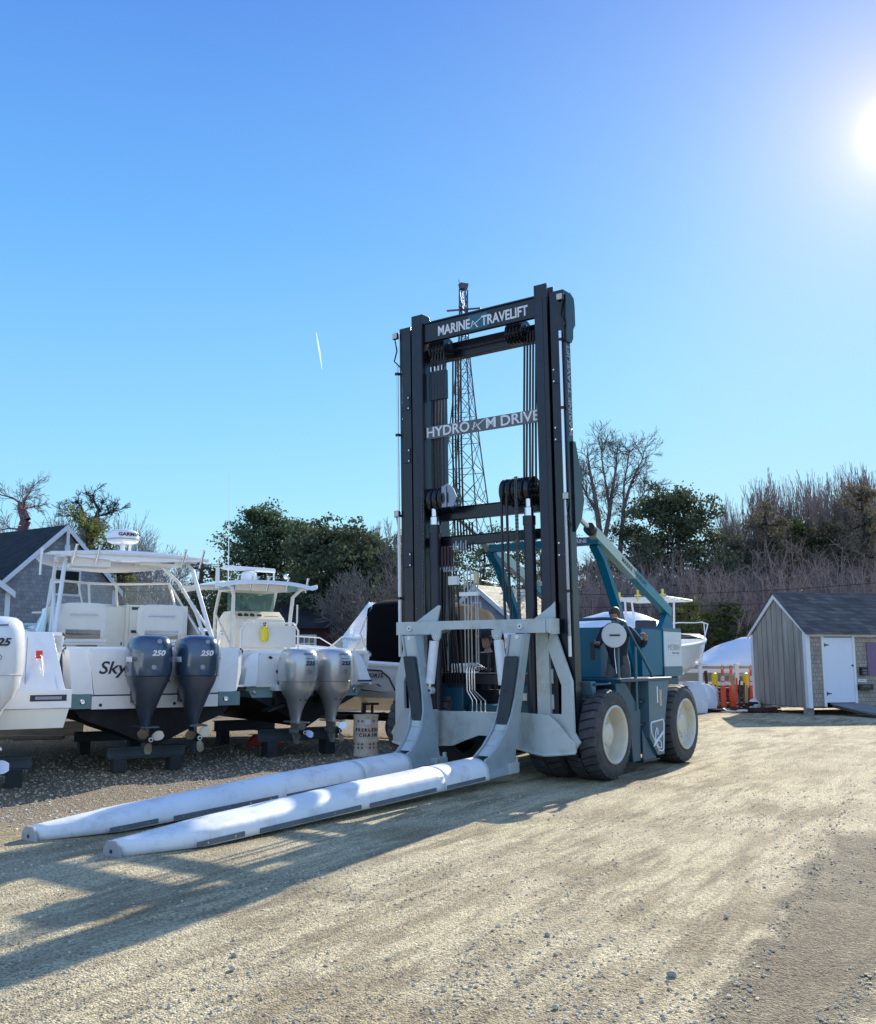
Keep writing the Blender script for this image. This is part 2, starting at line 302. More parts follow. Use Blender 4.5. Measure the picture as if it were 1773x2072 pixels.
mb.m(brass).box(.4,.46,-.2,-.14,2.8,2.98)
for k in range(4): # steel tubes down in front of the driver
    y=-.27+.045*k; mb.m(alum).tube([(.35,y+.02,1.55),(.5,y-.02,1.62),(.56,y-.02,1.52),(.56,y-.02,1.22),(.56,y+.07+.03*k,1.08),(.56,y+.07+.03*k,.9)],.011,6)
mb.build('hydraulic_line',lift)
for s in(1,-1):
    mb=MB(mastg,TM); yy=s*.84
    mb.cyl((.55,yy,.7),(.55,yy,3.72),.085,20).m(mastp).cyl((.55,yy,3.60),(.55,yy,3.73),.095,20).m(chrome).cyl((.55,yy,3.73),(.55,yy,3.85),.072,16).cyl((.55,yy,3.86),(.55,yy,3.98),.05,12); mb.build('lift_cylinder',lift)
    mb=MB(chainm,TM); yc=.70 if s>0 else -.98
    z=4.3
    while z>2.28:
        for d in(-.014,.014): mb.box(.655,.672,yc+d-.008,yc+d+.008,z-.045,z-.008)
        mb.cyl((.663,yc-.026,z),(.663,yc+.026,z),.011,6); z-=.052
    mb.build('lift_chain',lift)
    mb=MB(chainm,TM); yc=1.045*s; z=6.3
    while z>4.2:
        for d in(-.012,.012): mb.box(.34,.356,yc+d-.007,yc+d+.007,z-.04,z-.008)
        z-=.052
    mb.build('lift_chain',lift)
# ---- carriage
mb=MB(carr,TM)
bar=[(-1.30,2.05),(-.62,2.05),(-.42,2.12),(.40,2.12),(.60,2.05),(1.19,2.05),(1.27,2.05),(1.27,2.245),(-1.30,2.245)]
mb.prism(bar,'x',.72,.95)
mb.prism([(1.272,2.07),(1.35,2.03),(1.35,2.245),(1.272,2.245)],'x',.68,.93)
mb.prism([(-1.12,2.247),(-.72,2.247),(-.66,2.48),(-.70,2.49)],'x',.66,.69); mb.prism([(.95,2.247),(1.29,2.247),(1.29,2.48),(1.22,2.42)],'x',.66,.69)
leg=lambda s:[[(s*1.20,2.05),(s*1.29,2.05),(s*1.52,1.39),(s*1.36,1.33),(s*1.16,1.84)],[(s*1.36,1.33),(s*1.52,1.39),(s*1.53,.70),(s*1.35,.94)],[(s*1.53,.70),(s*1.61,.57),(s*1.52,.45),(s*1.10,.94),(s*1.35,.94)]]
for s in(-1,1):
    for q in leg(s): mb.prism(q,'x',.64,.70)
    mb.box(.60,.69,min(s*.97,s*1.17),max(s*.97,s*1.17),.93,2.05)
    mb.box(.5,.60,min(s*1.0,s*1.14),max(s*1.0,s*1.14),.93,2.05)
    for z in (1.0,1.35,1.7): mb.box(.5,.64,min(s*1.17,s*1.2),max(s*1.17,s*1.2),z,z+.2)
# curved skirt plates
for s in(-1,1):
    n=10;rings=[]
    for k in range(n+1):
        t=k/n; y=s*(.72+.84*t); x=.72+.12*math.sin(PI*t); rings.append((x,y))
    vs=[];fs=[]
    zt=[.945]*6+[.93,.86,.76,.64,.56]; 
    for (x,y),zz in zip(rings,zt): vs+=[(x,y,zz),(x+.0,y,.40+.05*abs(abs(y)-1.15)*2)]
    m=len(vs); vs+=[(a-.03,b,c) for a,b,c in vs]
    for k in range(n): fs+=[(2*k,2*k+1,2*k+3,2*k+2),(m+2*k,m+2*k+2,m+2*k+3,m+2*k+1),(2*k,2*k+2,m+2*k+2,m+2*k),(2*k+1,m+2*k+1,m+2*k+3,2*k+3)]
    mb.add(vs,fs)
    mb.tube([(x-.0,y,.395+.05*abs(abs(y)-1.15)*2) for x,y in rings],.022,6)
mb.prism([(-.85,.92),(-.75,.92),(.85,.935),(.85,.40),(.62,.42),(.41,.50),(.22,.59),(-.04,.59),(-.3,.50),(-.5,.42),(-.85,.40)],'x',.60,.66)
mb.prism([(.2,1.3),(.5,1.3),(.62,1.45),(.62,.94),(.2,.94)],'x',.50,.53) if 0 else None
mb.box(.45,.6,.45,.75,1.1,1.2)
for y in(-.55,.50): mb.prism([(y-.09,2.10),(y+.09,2.10),(y+.07,2.0),(y+.03,1.95),(y-.03,1.95),(y-.07,2.0)],'x',.93,.97).m(pwhite).cyl((.965,y,2.0),(.985,y,2.0),.026,12).m(ddecal).cyl((.985,y,2.0),(.988,y,2.0),.01,8).m(carr)
for y in(-1.04,.88): mb.m(pwhite).cyl((.951,y,2.145),(.975,y,2.145),.04,16).m(ddecal).cyl((.975,y,2.145),(.979,y,2.145),.014,8).m(carr)
mb.build('carriage',lift,.008)
for s,yt,yb in ((-1,-.58,-.64),(1,.53,.61)):
    mb=MB(sleeve,TM); p=V(.97,yt,1.955);q=V(1.0,yb,1.36); mb.lathe([(.03,0),(.068,.0),(.068,.62),(.03,.62)],p,q-p,20)
    mb.m(chrome).cyl(q,q-(p-q).normalized()*.1,.03,12); mb.m(carr).cyl((.95,yb,1.24),(1.03,yb,1.24),.055,16).m(ddecal).cyl((1.03,yb,1.24),(1.036,yb,1.24),.018,10); mb.build('spread_cylinder',lift)
# ---- fork arms (each a hanging box arm with a curved throat) and forks
for s in (1,-1):
    yt=s*.93 if s>0 else -.92; ybm=.60 if s>0 else -.60
    arm=MB(armp,TM)
    side=[(.98,2.04),(1.16,2.04),(1.16,1.72),(1.18,1.2),(1.22,.95),(1.32,.74),(1.48,.56),(1.66,.44),(1.74,.42),(1.78,.34),(1.74,.28),(1.74,.16),(.93,.14),(.93,.30),(.98,.32)]
    for off,dk in ((.115,0),(-.115,1)):
        vs=[]
        for d in (-.014,.014):
            for x,z in side:
                t=(2.04-z)/1.9; vs.append((x,yt+(ybm-yt)*t+off+d,z))
        n=len(side); arm.add(vs,[tuple(range(n)),tuple(range(2*n-1,n-1,-1))]+[(i,i+n,(i+1)%n+n,(i+1)%n) for i in range(n)])
    web=[(1.13,2.04),(1.13,1.5),(1.15,1.2),(1.18,.95),(1.27,.74),(1.43,.56),(1.60,.44)]
    arm.m(carr)
    for (x0,z0),(x1,z1) in zip(web,web[1:]):
        c=[]
        for x,z in((x0,z0),(x1,z1)):
            t=(2.04-z)/1.9; y=yt+(ybm-yt)*t; c+=[(x,y-.1,z),(x,y+.1,z),(x-.03,y-.1,z-.01),(x-.03,y+.1,z-.01)]
        arm.add(c,[(0,1,5,4),(3,2,6,7),(0,4,6,2),(1,3,7,5),(0,2,3,1),(4,5,7,6)],None,True)
    arm.box(.93,1.2,ybm-.2,ybm+.2,.16,.3); arm.box(.91,.96,ybm+.13,ybm+.17,.14,.36)
    arm.m(pwhite).cyl((1.13,yt+.0,2.0),(1.14,yt+.0,2.0),.03)
    a=arm.build('fork_arm',lift,.006,seg=2)
    pd=MB(rubber,TM)
    zt,zb=1.74,.80
    f=lambda z:yt+(ybm-yt)*(2.04-z)/1.9
    pd.add([(x,f(z)+e,z) for z in(zt,zb) for x in(1.16,1.235) for e in(-.095,.095)],[(0,1,3,2),(4,6,7,5),(0,4,5,1),(2,3,7,6),(0,2,6,4),(1,5,7,3)])
    pd.m(ddecal)
    for z in(1.64,1.27,.90): pd.cyl((1.23,f(z)-.02,z),(1.238,f(z)-.02,z),.028,12)
    pd.build('bumper_pad',a,.012)
    # fork
    fy=.58 if s>0 else -.67
    fk=MB(armp,TM); fk.box(1.0,6.6,fy-.14,fy+.14,.20,.27); fk.box(.98,1.74,fy-.17,fy+.17,.17,.30); fk.m(mat('scuffed_tip_cap',(.36,.37,.38),.5,var=.2)).prism([(fy-.27,.178),(fy-.03,.178),(fy-.04,.25),(fy-.09,.312),(fy-.21,.312),(fy-.26,.25)],'x',7.2,7.225).m(ddecal).cyl((7.225,fy-.15,.225),(7.229,fy-.15,.225),.018,12)
    fk.m(armp).prism([(1.0,.155),(6.5,.19),(6.5,.235),(1.0,.235)],'y',fy-.2,fy+.2).prism([(fy-.23,.0),(fy+.2,.0),(fy-.06,.7),(fy-.22,.7)],'z',.0,.03,Matrix(((0,1,0,6.5),(1,0,0,0),(0,0,1,.19),(0,0,0,1))))
    fo=fk.build('fork',lift,.004)
    sv=MB(sleeve,TM); rings=[]
    def sec(x):
        h=.43; b=.15+.005*x; wl=.25; wr=.25
        if x>6.5: wr=.25-.31*(x-6.5)/.7
        yc=fy+(wr-wl)/2; hw=(wr+wl)/2
        h-=.05*max(0,min(1,(x-4.2)/2.2)); h-=.065*max(0,(x-6.4)/.8)
        pts=[]; N=14
        pts.append((x,yc+hw,b))
        for k in range(N+1):
            t=PI*k/N; c=math.cos(t); sn=math.sin(t)**(.70 if x<6 else .62)
            pts.append((x,yc+hw*c,b+.05+(h-b-.05)*sn))
        pts.append((x,yc-hw,b)); return pts
    for x0,x1 in((1.74,2.75),(2.76,7.2)):
        k=12 if x0<2 else 40; rg=[]
        for i in range(k+1):
            x=x0+(x1-x0)*i/k; p=sec(x)
            if x0>2 and i==0: p=[(a_,fy+(b_-fy)*1.035,c_*1.01) for a_,b_,c_ in p]
            rg.append(p)
        if x0<2: rg[0]=[(a_+.0 if abs(b_-fy)<.2 else a_+.0,b_,c_) for a_,b_,c_ in rg[0]]
        sv.loft(rg,False,False)
    so_=sv.build('fork_sleeve',fo); sm_=so_.modifiers.new('s','SOLIDIFY'); sm_.thickness=.012; sm_.offset=-1
    sp=MB(strip,TM)
    for x0,x1,dz in((1.86,2.72,0),(2.95,4.2,0),(4.35,5.85,0),(6.05,6.62,0)):
        sp.box(x0,x1,fy+.252,fy+.262,.15+.005*x0+.014,.15+.005*x0+.060)
        sp.m(chrome)
        k=int((x1-x0)/.35)+1
        for i in range(k): xx=x0+.12+(x1-x0-.24)*i/max(1,k-1); sp.cyl((xx,fy+.262,.15+.005*x0+.036),(xx,fy+.266,.15+.005*x0+.036),.009,8)
        sp.m(strip)
    sp.build('rubber_edge_strip',fo)
# ---- wheels
def wheel(x,yo,s,deep):
    r=.625;w=.50;mb=MB(tyre)
    o=(x,yo,r)
    prof=[(.37,-.03),(.40,.0),(.47,.012),(.54,.008),(.585,-.02),(.588,-.06),(.590,-w/2),(.588,-w+.06),(.585,-w+.02),(.54,-w),(.40,-w),(.37,-w+.03)]
    mb.lathe(prof,o,(0,s,0),48)
    n=30
    for k in range(n):
        a0=2*PI*k/n
        for half in(0,1):
            nseg=4; cs=[]
            for j in range(nseg+1):
                t=j/nseg; yy=(-.012-.225*t) if half==0 else (-w+.012+.225*t)
                aa=a0+(0 if half==0 else PI/n)+ (.10*t**1.5 if half==0 else .10*t**1.5)*1.0
                rr=.622 if j>0 else .598
                hw=PI/n*.76
                cs.append([(x+math.sin(aa+q)*rr_, yo+s*yy, r+math.cos(aa+q)*rr_) for q,rr_ in((-hw,rr-.05),(-hw,rr),(hw,rr),(hw,rr-.05))])
            mb.loft(cs,True,True,False)
    t=mb.build('wheel',lift)
    rm=MB(rim); 
    d=.20 if deep else .10
    rm.lathe([(.36,-.05),(.40,-.01),(.405,.018),(.385,.03),(.365,.012),(.355,-.02),(.345,-d),(.30,-d-.01),(.16,-d-.015),(.155,-.06 if not deep else -.09),(.13,-.045 if not deep else -.075),(.001,-.045 if not deep else -.075)],o,(0,s,0),40)
    for k in range(10): a0=2*PI*k/10; rm.cyl((x+math.cos(a0)*.22,yo-s*(d+.02),r+math.sin(a0)*.22),(x+math.cos(a0)*.22,yo-s*(d-.02),r+math.sin(a0)*.22),.014,6)
    rm.build('rim',t)
for s in(1,-1):
    wheel(0,s*1.79,s,True); wheel(0,s*1.20,s,True); wheel(-2.75,s*1.76,s,False)
# ---- chassis and body
mb=MB(teald); mb.box(-4.0,.35,-.42,.42,.55,1.0).box(-.2,.2,-1.0,1.0,.45,.8).box(-2.95,-2.55,-1.3,1.3,.45,.8)
mb.box(.0,.38,-1.3,-.5,.6,1.3).box(.0,.38,.5,1.3,.6,1.3)
mb.box(-3.3,-.9,-.9,.9,1.0,1.33)
mb.build('chassis',lift,.02)
mb=MB(teald); 
for s in(1,-1):
    Y=lambda p,q:(min(s*p,s*q),max(s*p,s*q))
    mb.box(-2.2,-.28,*Y(.62,1.78),1.335,1.385)
    mb.prism([(-.28,1.334),(-.60,1.334),(-1.11,.9),(-1.08,.17),(-.80,.17),(-.72,.75),(-.45,1.12),(-.28,1.2)],'y',*Y(1.30,1.70))
    mb.box(-.28,.30,*Y(.7,1.66),1.30,1.334)
mb.m(tealg); mb.prism([(.20,1.36),(.36,1.36),(.24,1.06),(.18,1.06)],'y',1.3,1.62)
mb.build('deck_and_fender',lift,.012)
pn=MB(tealg).prism([(-1.3,1.334),(-2.10,1.334),(-1.91,.78),(-1.83,.22),(-1.58,.22),(-1.29,.5)],'y',1.25,1.76)
pn.m(decal)
lx,lz=-1.57,.50
def ring(mb,pts,w,y):
    n=len(pts); c=V(sum(p[0] for p in pts)/n,0,sum(p[1] for p in pts)/n)
    for i in range(n): mb.bar((pts[i][0],y,pts[i][1]),(pts[(i+1)%n][0],y,pts[(i+1)%n][1]),w,.006,(0,1,0)) 
P=[(-1.36,.72),(-1.80,.74),(-1.83,.68),(-1.79,.30),(-1.75,.27),(-1.60,.29),(-1.35,.56),(-1.33,.68)]
for i in range(8):
    a_=P[i];b_=P[(i+1)%8]; pn.tube([(a_[0],1.763,a_[1]),(b_[0],1.763,b_[1])],.013,6)
lg_=lambda px,py:(-1.35-(px-650)*.00505,1.768,.71-(py-1515)*.00222)
for st_ in([(662,1672),(700,1630),(742,1588)],[(664,1660),(700,1618),(742,1575)],[(676,1640),(678,1580),(686,1552),(694,1558),(694,1600)],[(700,1636),(716,1650),(720,1688),(706,1690),(690,1672),(690,1658)]): pn.tube([lg_(*q_) for q_ in st_],.011,6)
pn.m(brass).box(-1.78,-1.70,1.761,1.765,.95,1.2).m(decal).box(-1.64,-1.6,1.761,1.765,1.0,1.25)
pn.build('side_tank',lift,.012)
for z in(.30,.68,1.02): MB(mastg).box(-1.30,-1.09,1.28,1.70,z,z+.03).build('step',lift,.004)
mb=MB(teald).prism([(-1.10,.62),(-1.12,.17),(-1.62,.17)],'y',1.70,1.72); mb.m(mastg).box(-1.7,-1.08,1.5,1.74,.15,.17); mb.build('foot_step',lift,.004)
# counterweight and engine cover
mb=MB(teald); mb.prism([(-4.08,1.36),(-3.3,1.36),(-3.3,.75),(-3.45,.5),(-4.02,.5)],'y',-1.15,1.15); mb.build('counterweight',lift,.03)
mb=MB(teal); mb.box(-4.1,-3.28,-1.2,1.2,1.38,2.14); mb.m(tealg).box(-4.1,-3.28,-1.21,1.21,2.141,2.20).box(-4.1,-3.28,-1.215,1.215,1.36,1.53)
mb.m(panelw).box(-4.095,-3.30,1.201,1.212,1.535,2.135); mb.m(gdecal).box(-4.05,-3.4,1.2125,1.2135,1.98,1.983).box(-4.0,-3.4,1.2125,1.2135,1.72,1.723)
mb.text('M2300H',.15,(-3.75,1.214,1.86),(-1,0,0),(0,0,1),.0,0,.001,1.05).text('MARINE TRAVELIFT',.04,(-3.82,1.214,1.765),(-1,0,0),(0,0,1),.0,0,.001,1.0)
mb.m(teal).box(-3.27,-2.4,.45,1.19,1.39,2.16); mb.build('engine_cover',lift,.012)
mb=MB(teal); mb.box(-1.9,-1.0,.48,1.12,1.39,2.15); mb.m(blk).box(-.998,-.994,.95,1.02,1.65,1.92).m(decal).box(-.998,-.994,1.03,1.08,1.93,1.96)
mb.m(teal).box(-.998,-.96,.40,1.13,1.39,1.42); mb.build('console_box',lift,.012)
mb=MB(blk); mb.box(-1.15,-.62,-1.05,-.55,.95,1.10).box(-1.25,-1.12,-1.05,-.55,1.10,1.6); mb.build('driver_seat',lift,.03)
mb=MB(blk); mb.tube([(-.25,-.80,.9),(-.40,-.80,1.42)],.03,8); mb.lathe([(.155,0),(.17,.012),(.155,.024)],(-.41,-.80,1.43),(.3,0,1),20); mb.m(mastp).box(-.3,-.05,-1.0,-.1,.9,1.2).m(mastg).tube([(-.1,-.35,1.2),(-.12,-.35,1.75)],.026,8).tube([(-.1,-.22,1.2),(-.12,-.22,1.8)],.026,8); mb.build('steering_column',lift)
# handrail and mirror
rail=MB(mat('teal_tube_paint',(.03,.11,.15),.35,coat=.4))
rail.tube([(-.5,.85,2.25),(-.5,1.45,2.26),(-.52,1.62,2.25),(-.62,1.70,2.21),(-1.5,1.72,1.46),(-1.53,1.72,1.36),(-1.53,1.72,1.2),(-1.48,1.72,1.14),(-1.34,1.72,1.10)],.024,10)
rail.tube([(-.5,1.64,1.38),(-.5,1.64,2.24)],.026,10).tube([(-.98,1.70,.9),(-.98,1.70,1.85)],.026,10)
rail.build('handrail',lift)
mb=MB(panelw); nn=V(math.cos(R(24)),math.sin(R(24)),0); o_=V(-.34,1.66,2.01)
mb.lathe([(.001,.012),(.17,.012),(.18,.004)],o_,nn,32); mb.m(blk).lathe([(.182,.003),(.19,0),(.182,-.02),(.001,-.02)],o_,nn,32)
rt=nn.cross(V(0,0,1)); mb.bar(o_+nn*.016-rt*.09,o_+nn*.016+rt*.06,.012,.025); mb.m(alum).tube([o_-nn*.02,o_-nn*.05+V(0,0,-.3),o_-V(.05,0,.55)],.009,6); mb.build('round_mirror',lift)
# overhead guard frame, struts and tilt cylinders
mb=MB(teal); mb.box(-1.25,-1.1,-.95,1.08,3.46,3.58)
for s in(1,-1):
    pts=[(-1.17,3.46),(-1.42,3.25),(-1.95,2.5),(-2.5,1.36)]
    for k,((x0,z0),(x1,z1)) in enumerate(zip(pts,pts[1:])): mb.bar((x0,s*.97,z0),(x1,s*.97,z1),.10,.14,(0,1,0))
mb.m(decal).text('MARINE',.09,(-1.095,.72,3.52),(0,1,0),(0,0,1),.002,0,.001,1.0); mb.build('overhead_guard',lift,.006)
stc=mat('strut_painted_reflection',(.36,.43,.36),.3,coat=.5,var=.05); tealm=mat('mid_teal_strut_paint',(.02,.20,.25),.35,spec=.4,coat=.1,var=.05)  # pale upper length has the sunlit ground's reflection put into the strut colour
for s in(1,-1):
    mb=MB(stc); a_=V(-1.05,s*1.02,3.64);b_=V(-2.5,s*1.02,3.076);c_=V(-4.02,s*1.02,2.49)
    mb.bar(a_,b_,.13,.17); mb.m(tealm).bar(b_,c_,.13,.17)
    d_=(c_-a_).normalized(); u_=V(0,1,0).cross(d_)*(-1 if V(0,1,0).cross(d_).z<0 else 1)
    if s>0: mb.m(ddecal).text('MARINE TRAVELIFT',.105,a_+(c_-a_)*.47+V(0,.0665,0),d_*1.0,u_,.002,0,.001,1.15)
    mb.m(blk).cyl(a_+V(.06,0,.02),a_-d_*.16,.095,16); mb.m(chrome).cyl(a_-d_*.15,V(.25,s*1.0,4.13),.04,14)
    mb.m(teal).prism([(-3.55,2.20),(-4.08,2.20),(-4.05,2.55),(-3.92,2.56)],'y',s*1.02-.05,s*1.02+.05); mb.m(mastp).box(.0,.3,s*1.02-.05,s*1.02+.05,4.05,4.22)
    mb.build('tilt_cylinder',lift,.004)
# ================================================================ boats
def hull(parent,L,B,zk,zc,zb,zs,rise,mb_,ml,mu,Bt=None,floor=1.1,fore=.5,deckm=None,flare=.0,camber=.12):
    Bt=Bt or B*.94; N=22; S=[]
    for i in range(N+1):
        t=i/N; x=L*t-.0
        w=B*(1-(max(0,t-.30)/.70)**2.6) if t>.3 else Bt+(B-Bt)*math.sin(t/.3*PI/2)
        w=max(w,.015); wc=w*(.80-.34*max(0,t-.35)/.65) ; 
        k=zk+(zs+rise-zk-.25)*max(0,(t-.62)/.38)**2.4; c=zc+(zs-zc+rise*.4)*max(0,(t-.3)/.7)**1.9*.85
        b=zb+(zs-zb+rise*.5)*max(0,(t-.3)/.7)**2*.6; s=zs+rise*max(0,(t-.12)/.88)**1.4
        c=max(c,k+.02); b=max(b,c+.02); b=min(b,s-.05)
        wb=wc+(w-wc)*.45
        S.append((x+(.25*max(0,t-.8)/.2 if t>.8 else 0),w,wc,wb,k,c,b,s))
    mb=MB(mb_)
    for sg in(1,-1):
        mb.m(mb_).loft([[(x,0,k),(x,sg*wc*.5,k+(c-k)*.55),(x,sg*wc,c)] for x,w,wc,wb,k,c,b,s in S],False,False)
        mb.m(ml).loft([[(x,sg*wc,c),(x,sg*(wc+.03),c+.005),(x,sg*wb,b)] for x,w,wc,wb,k,c,b,s in S],False,False)
        mb.m(mu).loft([[(x,sg*wb,b),(x,sg*(wb+(w-wb)*.65),b+(s-b)*.55),(x,sg*w,s)] for x,w,wc,wb,k,c,b,s in S],False,False)
    x,w,wc,wb,k,c,b,s=S[0]
    mb.m(mb_).add([(0,0,k),(0,wc*.5,k+(c-k)*.55),(0,wc,c),(0,-wc,c),(0,-wc*.5,k+(c-k)*.55)],[(0,1,2,3,4)],None,False)
    mb.m(ml).add([(0,wc,c),(0,wb,b),(0,-wb,b),(0,-wc,c)],[(0,1,2,3)],None,False)
    mb.m(gel).add([(0,wb,b),(0,wb+(w-wb)*.65,b+(s-b)*.55),(0,w,s),(0,-w,s),(0,-wb-(w-wb)*.65,b+(s-b)*.55),(0,-wb,b)],[(0,1,2,3,4,5)],None,False)
    h=mb.build('hull',parent)
    # rub rail, gunwale, liner, floor, foredeck
    mb=MB(deckm or gel); nf=int(N*fore)
    for sg in(1,-1):
        mb.loft([[(q[0],sg*(q[1]+.02),q[7]-.05),(q[0],sg*(q[1]+.03),q[7]),(q[0],sg*(q[1]-.02),q[7]+.045),(q[0],sg*max(0,q[1]-.20),q[7]+.055),(q[0],sg*max(0,q[1]-.22),q[7]+.02),(q[0],sg*max(0,q[1]-.23),floor)] for q in S[:nf+1]],False,False)
        mb.loft([[(q[0],sg*(q[1]+.02),q[7]-.05),(q[0],sg*(q[1]+.03),q[7]),(q[0],sg*(q[1]-.02),q[7]+.045),(q[0],sg*max(0,q[1]*.5),q[7]+.05+camber*min(1,q[1])),(q[0],0,q[7]+.06+camber*1.3*min(1,q[1]))] for q in S[nf:]],False,False)
    q0=S[0];q1=S[nf]
    mb.box(q0[0],q0[0]+.25,-q0[1]+.03,q0[1]-.03,zs-.22,zs+.05); mb.box(.02,q1[0],-B+.2,B-.2,floor-.03,floor)
    mb.box(q1[0],q1[0]+.03,-q1[1]+.1,q1[1]-.1,floor,q1[7]+.05)
    mb.build('deck',parent,.0)
    return S
def outboard(parent,x,y,zt,k,m1,m2,num,numc,brand,prop,tilt=0,sx=1.):
    """k scales; zt = top of the cowl"""
    T=Matrix.Translation((x,y,zt))@Matrix.Scale(k,4)
    mb=MB(m2,T)
    sec=lambda z,x0,x1,w,n=16,p=.75:[((x0+x1)/2+(x1-x0)/2*math.copysign(abs(math.cos(2*PI*i/n))**p,math.cos(2*PI*i/n)),w/2*math.copysign(abs(math.sin(2*PI*i/n))**p,math.sin(2*PI*i/n)),z) for i in range(n)]
    mb.loft([sec(-.60,-.46,.34,.60),sec(-.72,-.44,.32,.57),sec(-.84,-.38,.28,.46),sec(-.93,-.30,.24,.32),sec(-1.02,-.25,.22,.24),sec(-1.15,-.19,.19,.18,p=.9),sec(-1.32,-.17,.17,.11,p=1)] if m1 is not engblue else [sec(-.60,-.46,.34,.60),sec(-.70,-.43,.31,.54),sec(-.84,-.36,.27,.42),sec(-1.0,-.28,.22,.31),sec(-1.15,-.20,.19,.21,p=.9),sec(-1.32,-.17,.17,.12,p=1)])
    mb.box(-.34,.22,-.13,.13,-1.34,-1.32)                                   # ventilation plate
    mb.tube([(.22,0,-1.50),(.12,0,-1.50),(-.1,0,-1.50),(-.26,0,-1.50)],[.02,.07,.075,.045],14)
    mb.prism([(-.16,-1.33),(.15,-1.33),(.12,-1.5),(-.02,-1.72),(-.12,-1.72),(-.18,-1.5)],'y',-.022,.022)
    mb.m(blk).box(.2,.45,-.14,.14,-1.0,-.5).cyl((.33,-.2,-.62),(.33,.2,-.62),.05,10).tube([(.3,.1,-.5),(.5,.2,-.4),(.7,.16,-.45)],.03,6).tube([(.3,-.1,-.5),(.5,-.2,-.42),(.7,-.2,-.45)],.02,6)
    mb.m(ddecal).cyl((-.36,.06,-.76),(-.38,.06,-.76),.014,8)
    for dy in (-.05,.05): mb.cyl((-.28,dy,-.93),(-.31,dy,-.93),.012,8)
    e=mb.build('outboard_motor',parent)
    mb=MB(m1,T)
    mb.loft([sec(-.595,-.475,.36,.61),sec(-.50,-.50,.38,.63),sec(-.30,-.51,.38,.63),sec(-.15,-.50,.36,.60),sec(-.06,-.45,.32,.54),sec(-.015,-.36,.26,.44),sec(0,-.22,.16,.28)])
    mb.m(m2).loft([sec(-.605,-.47,.355,.605),sec(-.594,-.485,.37,.622)],True,False)
    xx=-.513; mb.m(numc).text(num,.105,(xx,-.03,-.27),(0,-1,0),(0,0,1),.004,.25,.002,1.15)
    mb.text(brand,.032,(xx-.001,-.03,-.185),(0,-1,0),(0,0,1),0,.0,.001,1.4) if brand and m1 is engsil else None
    if m1 is engblue:
        mb.m(decal).text(brand,.10,(-.22,.316,-.36),(-1,0,0),(0,0,1),.004,0,.002,.9).text(brand,.10,(-.1,-.316,-.36),(1,0,0),(0,0,1),.004,0,.002,.9)
        for dz,dy in((-.10,-.05),(-.47,.02)): mb.m(gdecal).lathe([(.028,-.003),(.036,.003),(.03,.006),(.001,.004)],(-.497 if dz<-.2 else -.475,dy,dz),(-1,0,.0 if dz<-.2 else .45),16)
    else:
        mb.m(numc).lathe([(.030,.0),(.035,.006),(.033,.0)],(xx+.003,-.02,-.42),(-1,0,0),16); mb.m(ddecal).tube([(-.44,-.12,-.07),(-.475,-.10,-.095),(-.48,.0,-.10),(-.475,.08,-.095)],.006,6)
    c=mb.build('cowl',e)
    mb=MB(blk,T); mb.lathe([(.001,.14),(.035,.13),(.045,.10),(.055,.02),(.058,0)],(-.27,0,-1.50),(-1,0,0),14)
    mb.m(decal).lathe([(.022,.1405),(.032,.1385)],(-.27,0,-1.50),(-1,0,0),14)
    mb.m(prop); ph=rnd.random()*2
    for b in range(3):
        a=ph+b*2*PI/3; ca,sa=math.cos(a),math.sin(a); vs=[];n=6
        for i in range(n+1):
            t=i/n; rr=.05+.155*t; wd=.07*math.sin(PI*(.18+.74*t))**.7+.01
            for sgn in(-1,1):
                off=sgn*wd; tw=.9-.5*t
                yy=math.cos(tw)*off; xx_=math.sin(tw)*off
                vs.append((-.33-xx_*.8-.02*t, ca*rr-sa*yy, -1.50+sa*rr+ca*yy))
        m=len(vs); vs+=[(p+.006,q,r_) for p,q,r_ in vs]
        fs=[]
        for i in range(n): fs+=[(2*i,2*i+1,2*i+3,2*i+2),(m+2*i,m+2*i+2,m+2*i+3,m+2*i+1),(2*i,2*i+2,m+2*i+2,m+2*i),(2*i+1,m+2*i+1,m+2*i+3,2*i+3)]
        mb.add(vs,fs,None,True)
    mb.build('propeller',e)
    return e
def seat(parent,x,y,z0,z1,w):
    mb=MB(cush); sec=lambda x_,w_,za,zb:[(x_,y+w_*math.copysign(abs(math.cos(2*PI*i/20))**.45,math.cos(2*PI*i/20)),(za+zb)/2+(zb-za)/2*math.copysign(abs(math.sin(2*PI*i/20))**.45,math.sin(2*PI*i/20))) for i in range(20)]
    mb.loft([sec(x-.02,w*.44,z0+.03,z1-.04),sec(x,w*.5,z0,z1),sec(x+.09,w*.5,z0,z1),sec(x+.13,w*.42,z0+.04,z1-.05)])
    mb.m(tan).box(x-.02,x+.02,y-w*.34,y+w*.34,z0-.02,z0+.13).m(ddecal).box(x-.025,x-.021,y-w*.33,y+w*.33,z0+.055,z0+.06)
    mb.m(cream).box(x-.05,x+.45,y-w*.46,y+w*.46,z0-.12,z0-.03).box(x+.05,x+.4,y-w*.3,y+w*.3,z0-.75,z0-.12)
    mb.m(tan).box(x-.0,x+.05,y-w*.3,y+w*.1,z0-.3,z0-.13)
    mb.m(alum).tube([(x-.03,y-w*.27,z1-.2),(x-.05,y-w*.25,z1-.2),(x-.05,y+w*.25,z1-.2),(x-.03,y+w*.27,z1-.2)],.012,8).cyl((x-.06,y-w*.45,z0-.07),(x-.06,y+w*.45,z0-.07),.014,8)
    mb.build('helm_seat',parent,.0)
def rodholder(mb,p,d,l=.26):
    p=V(*p);d=V(*d).normalized(); mb.lathe([(.022,0),(.022,l),(.03,l+.005),(.026,l+.015)],p,d,12)
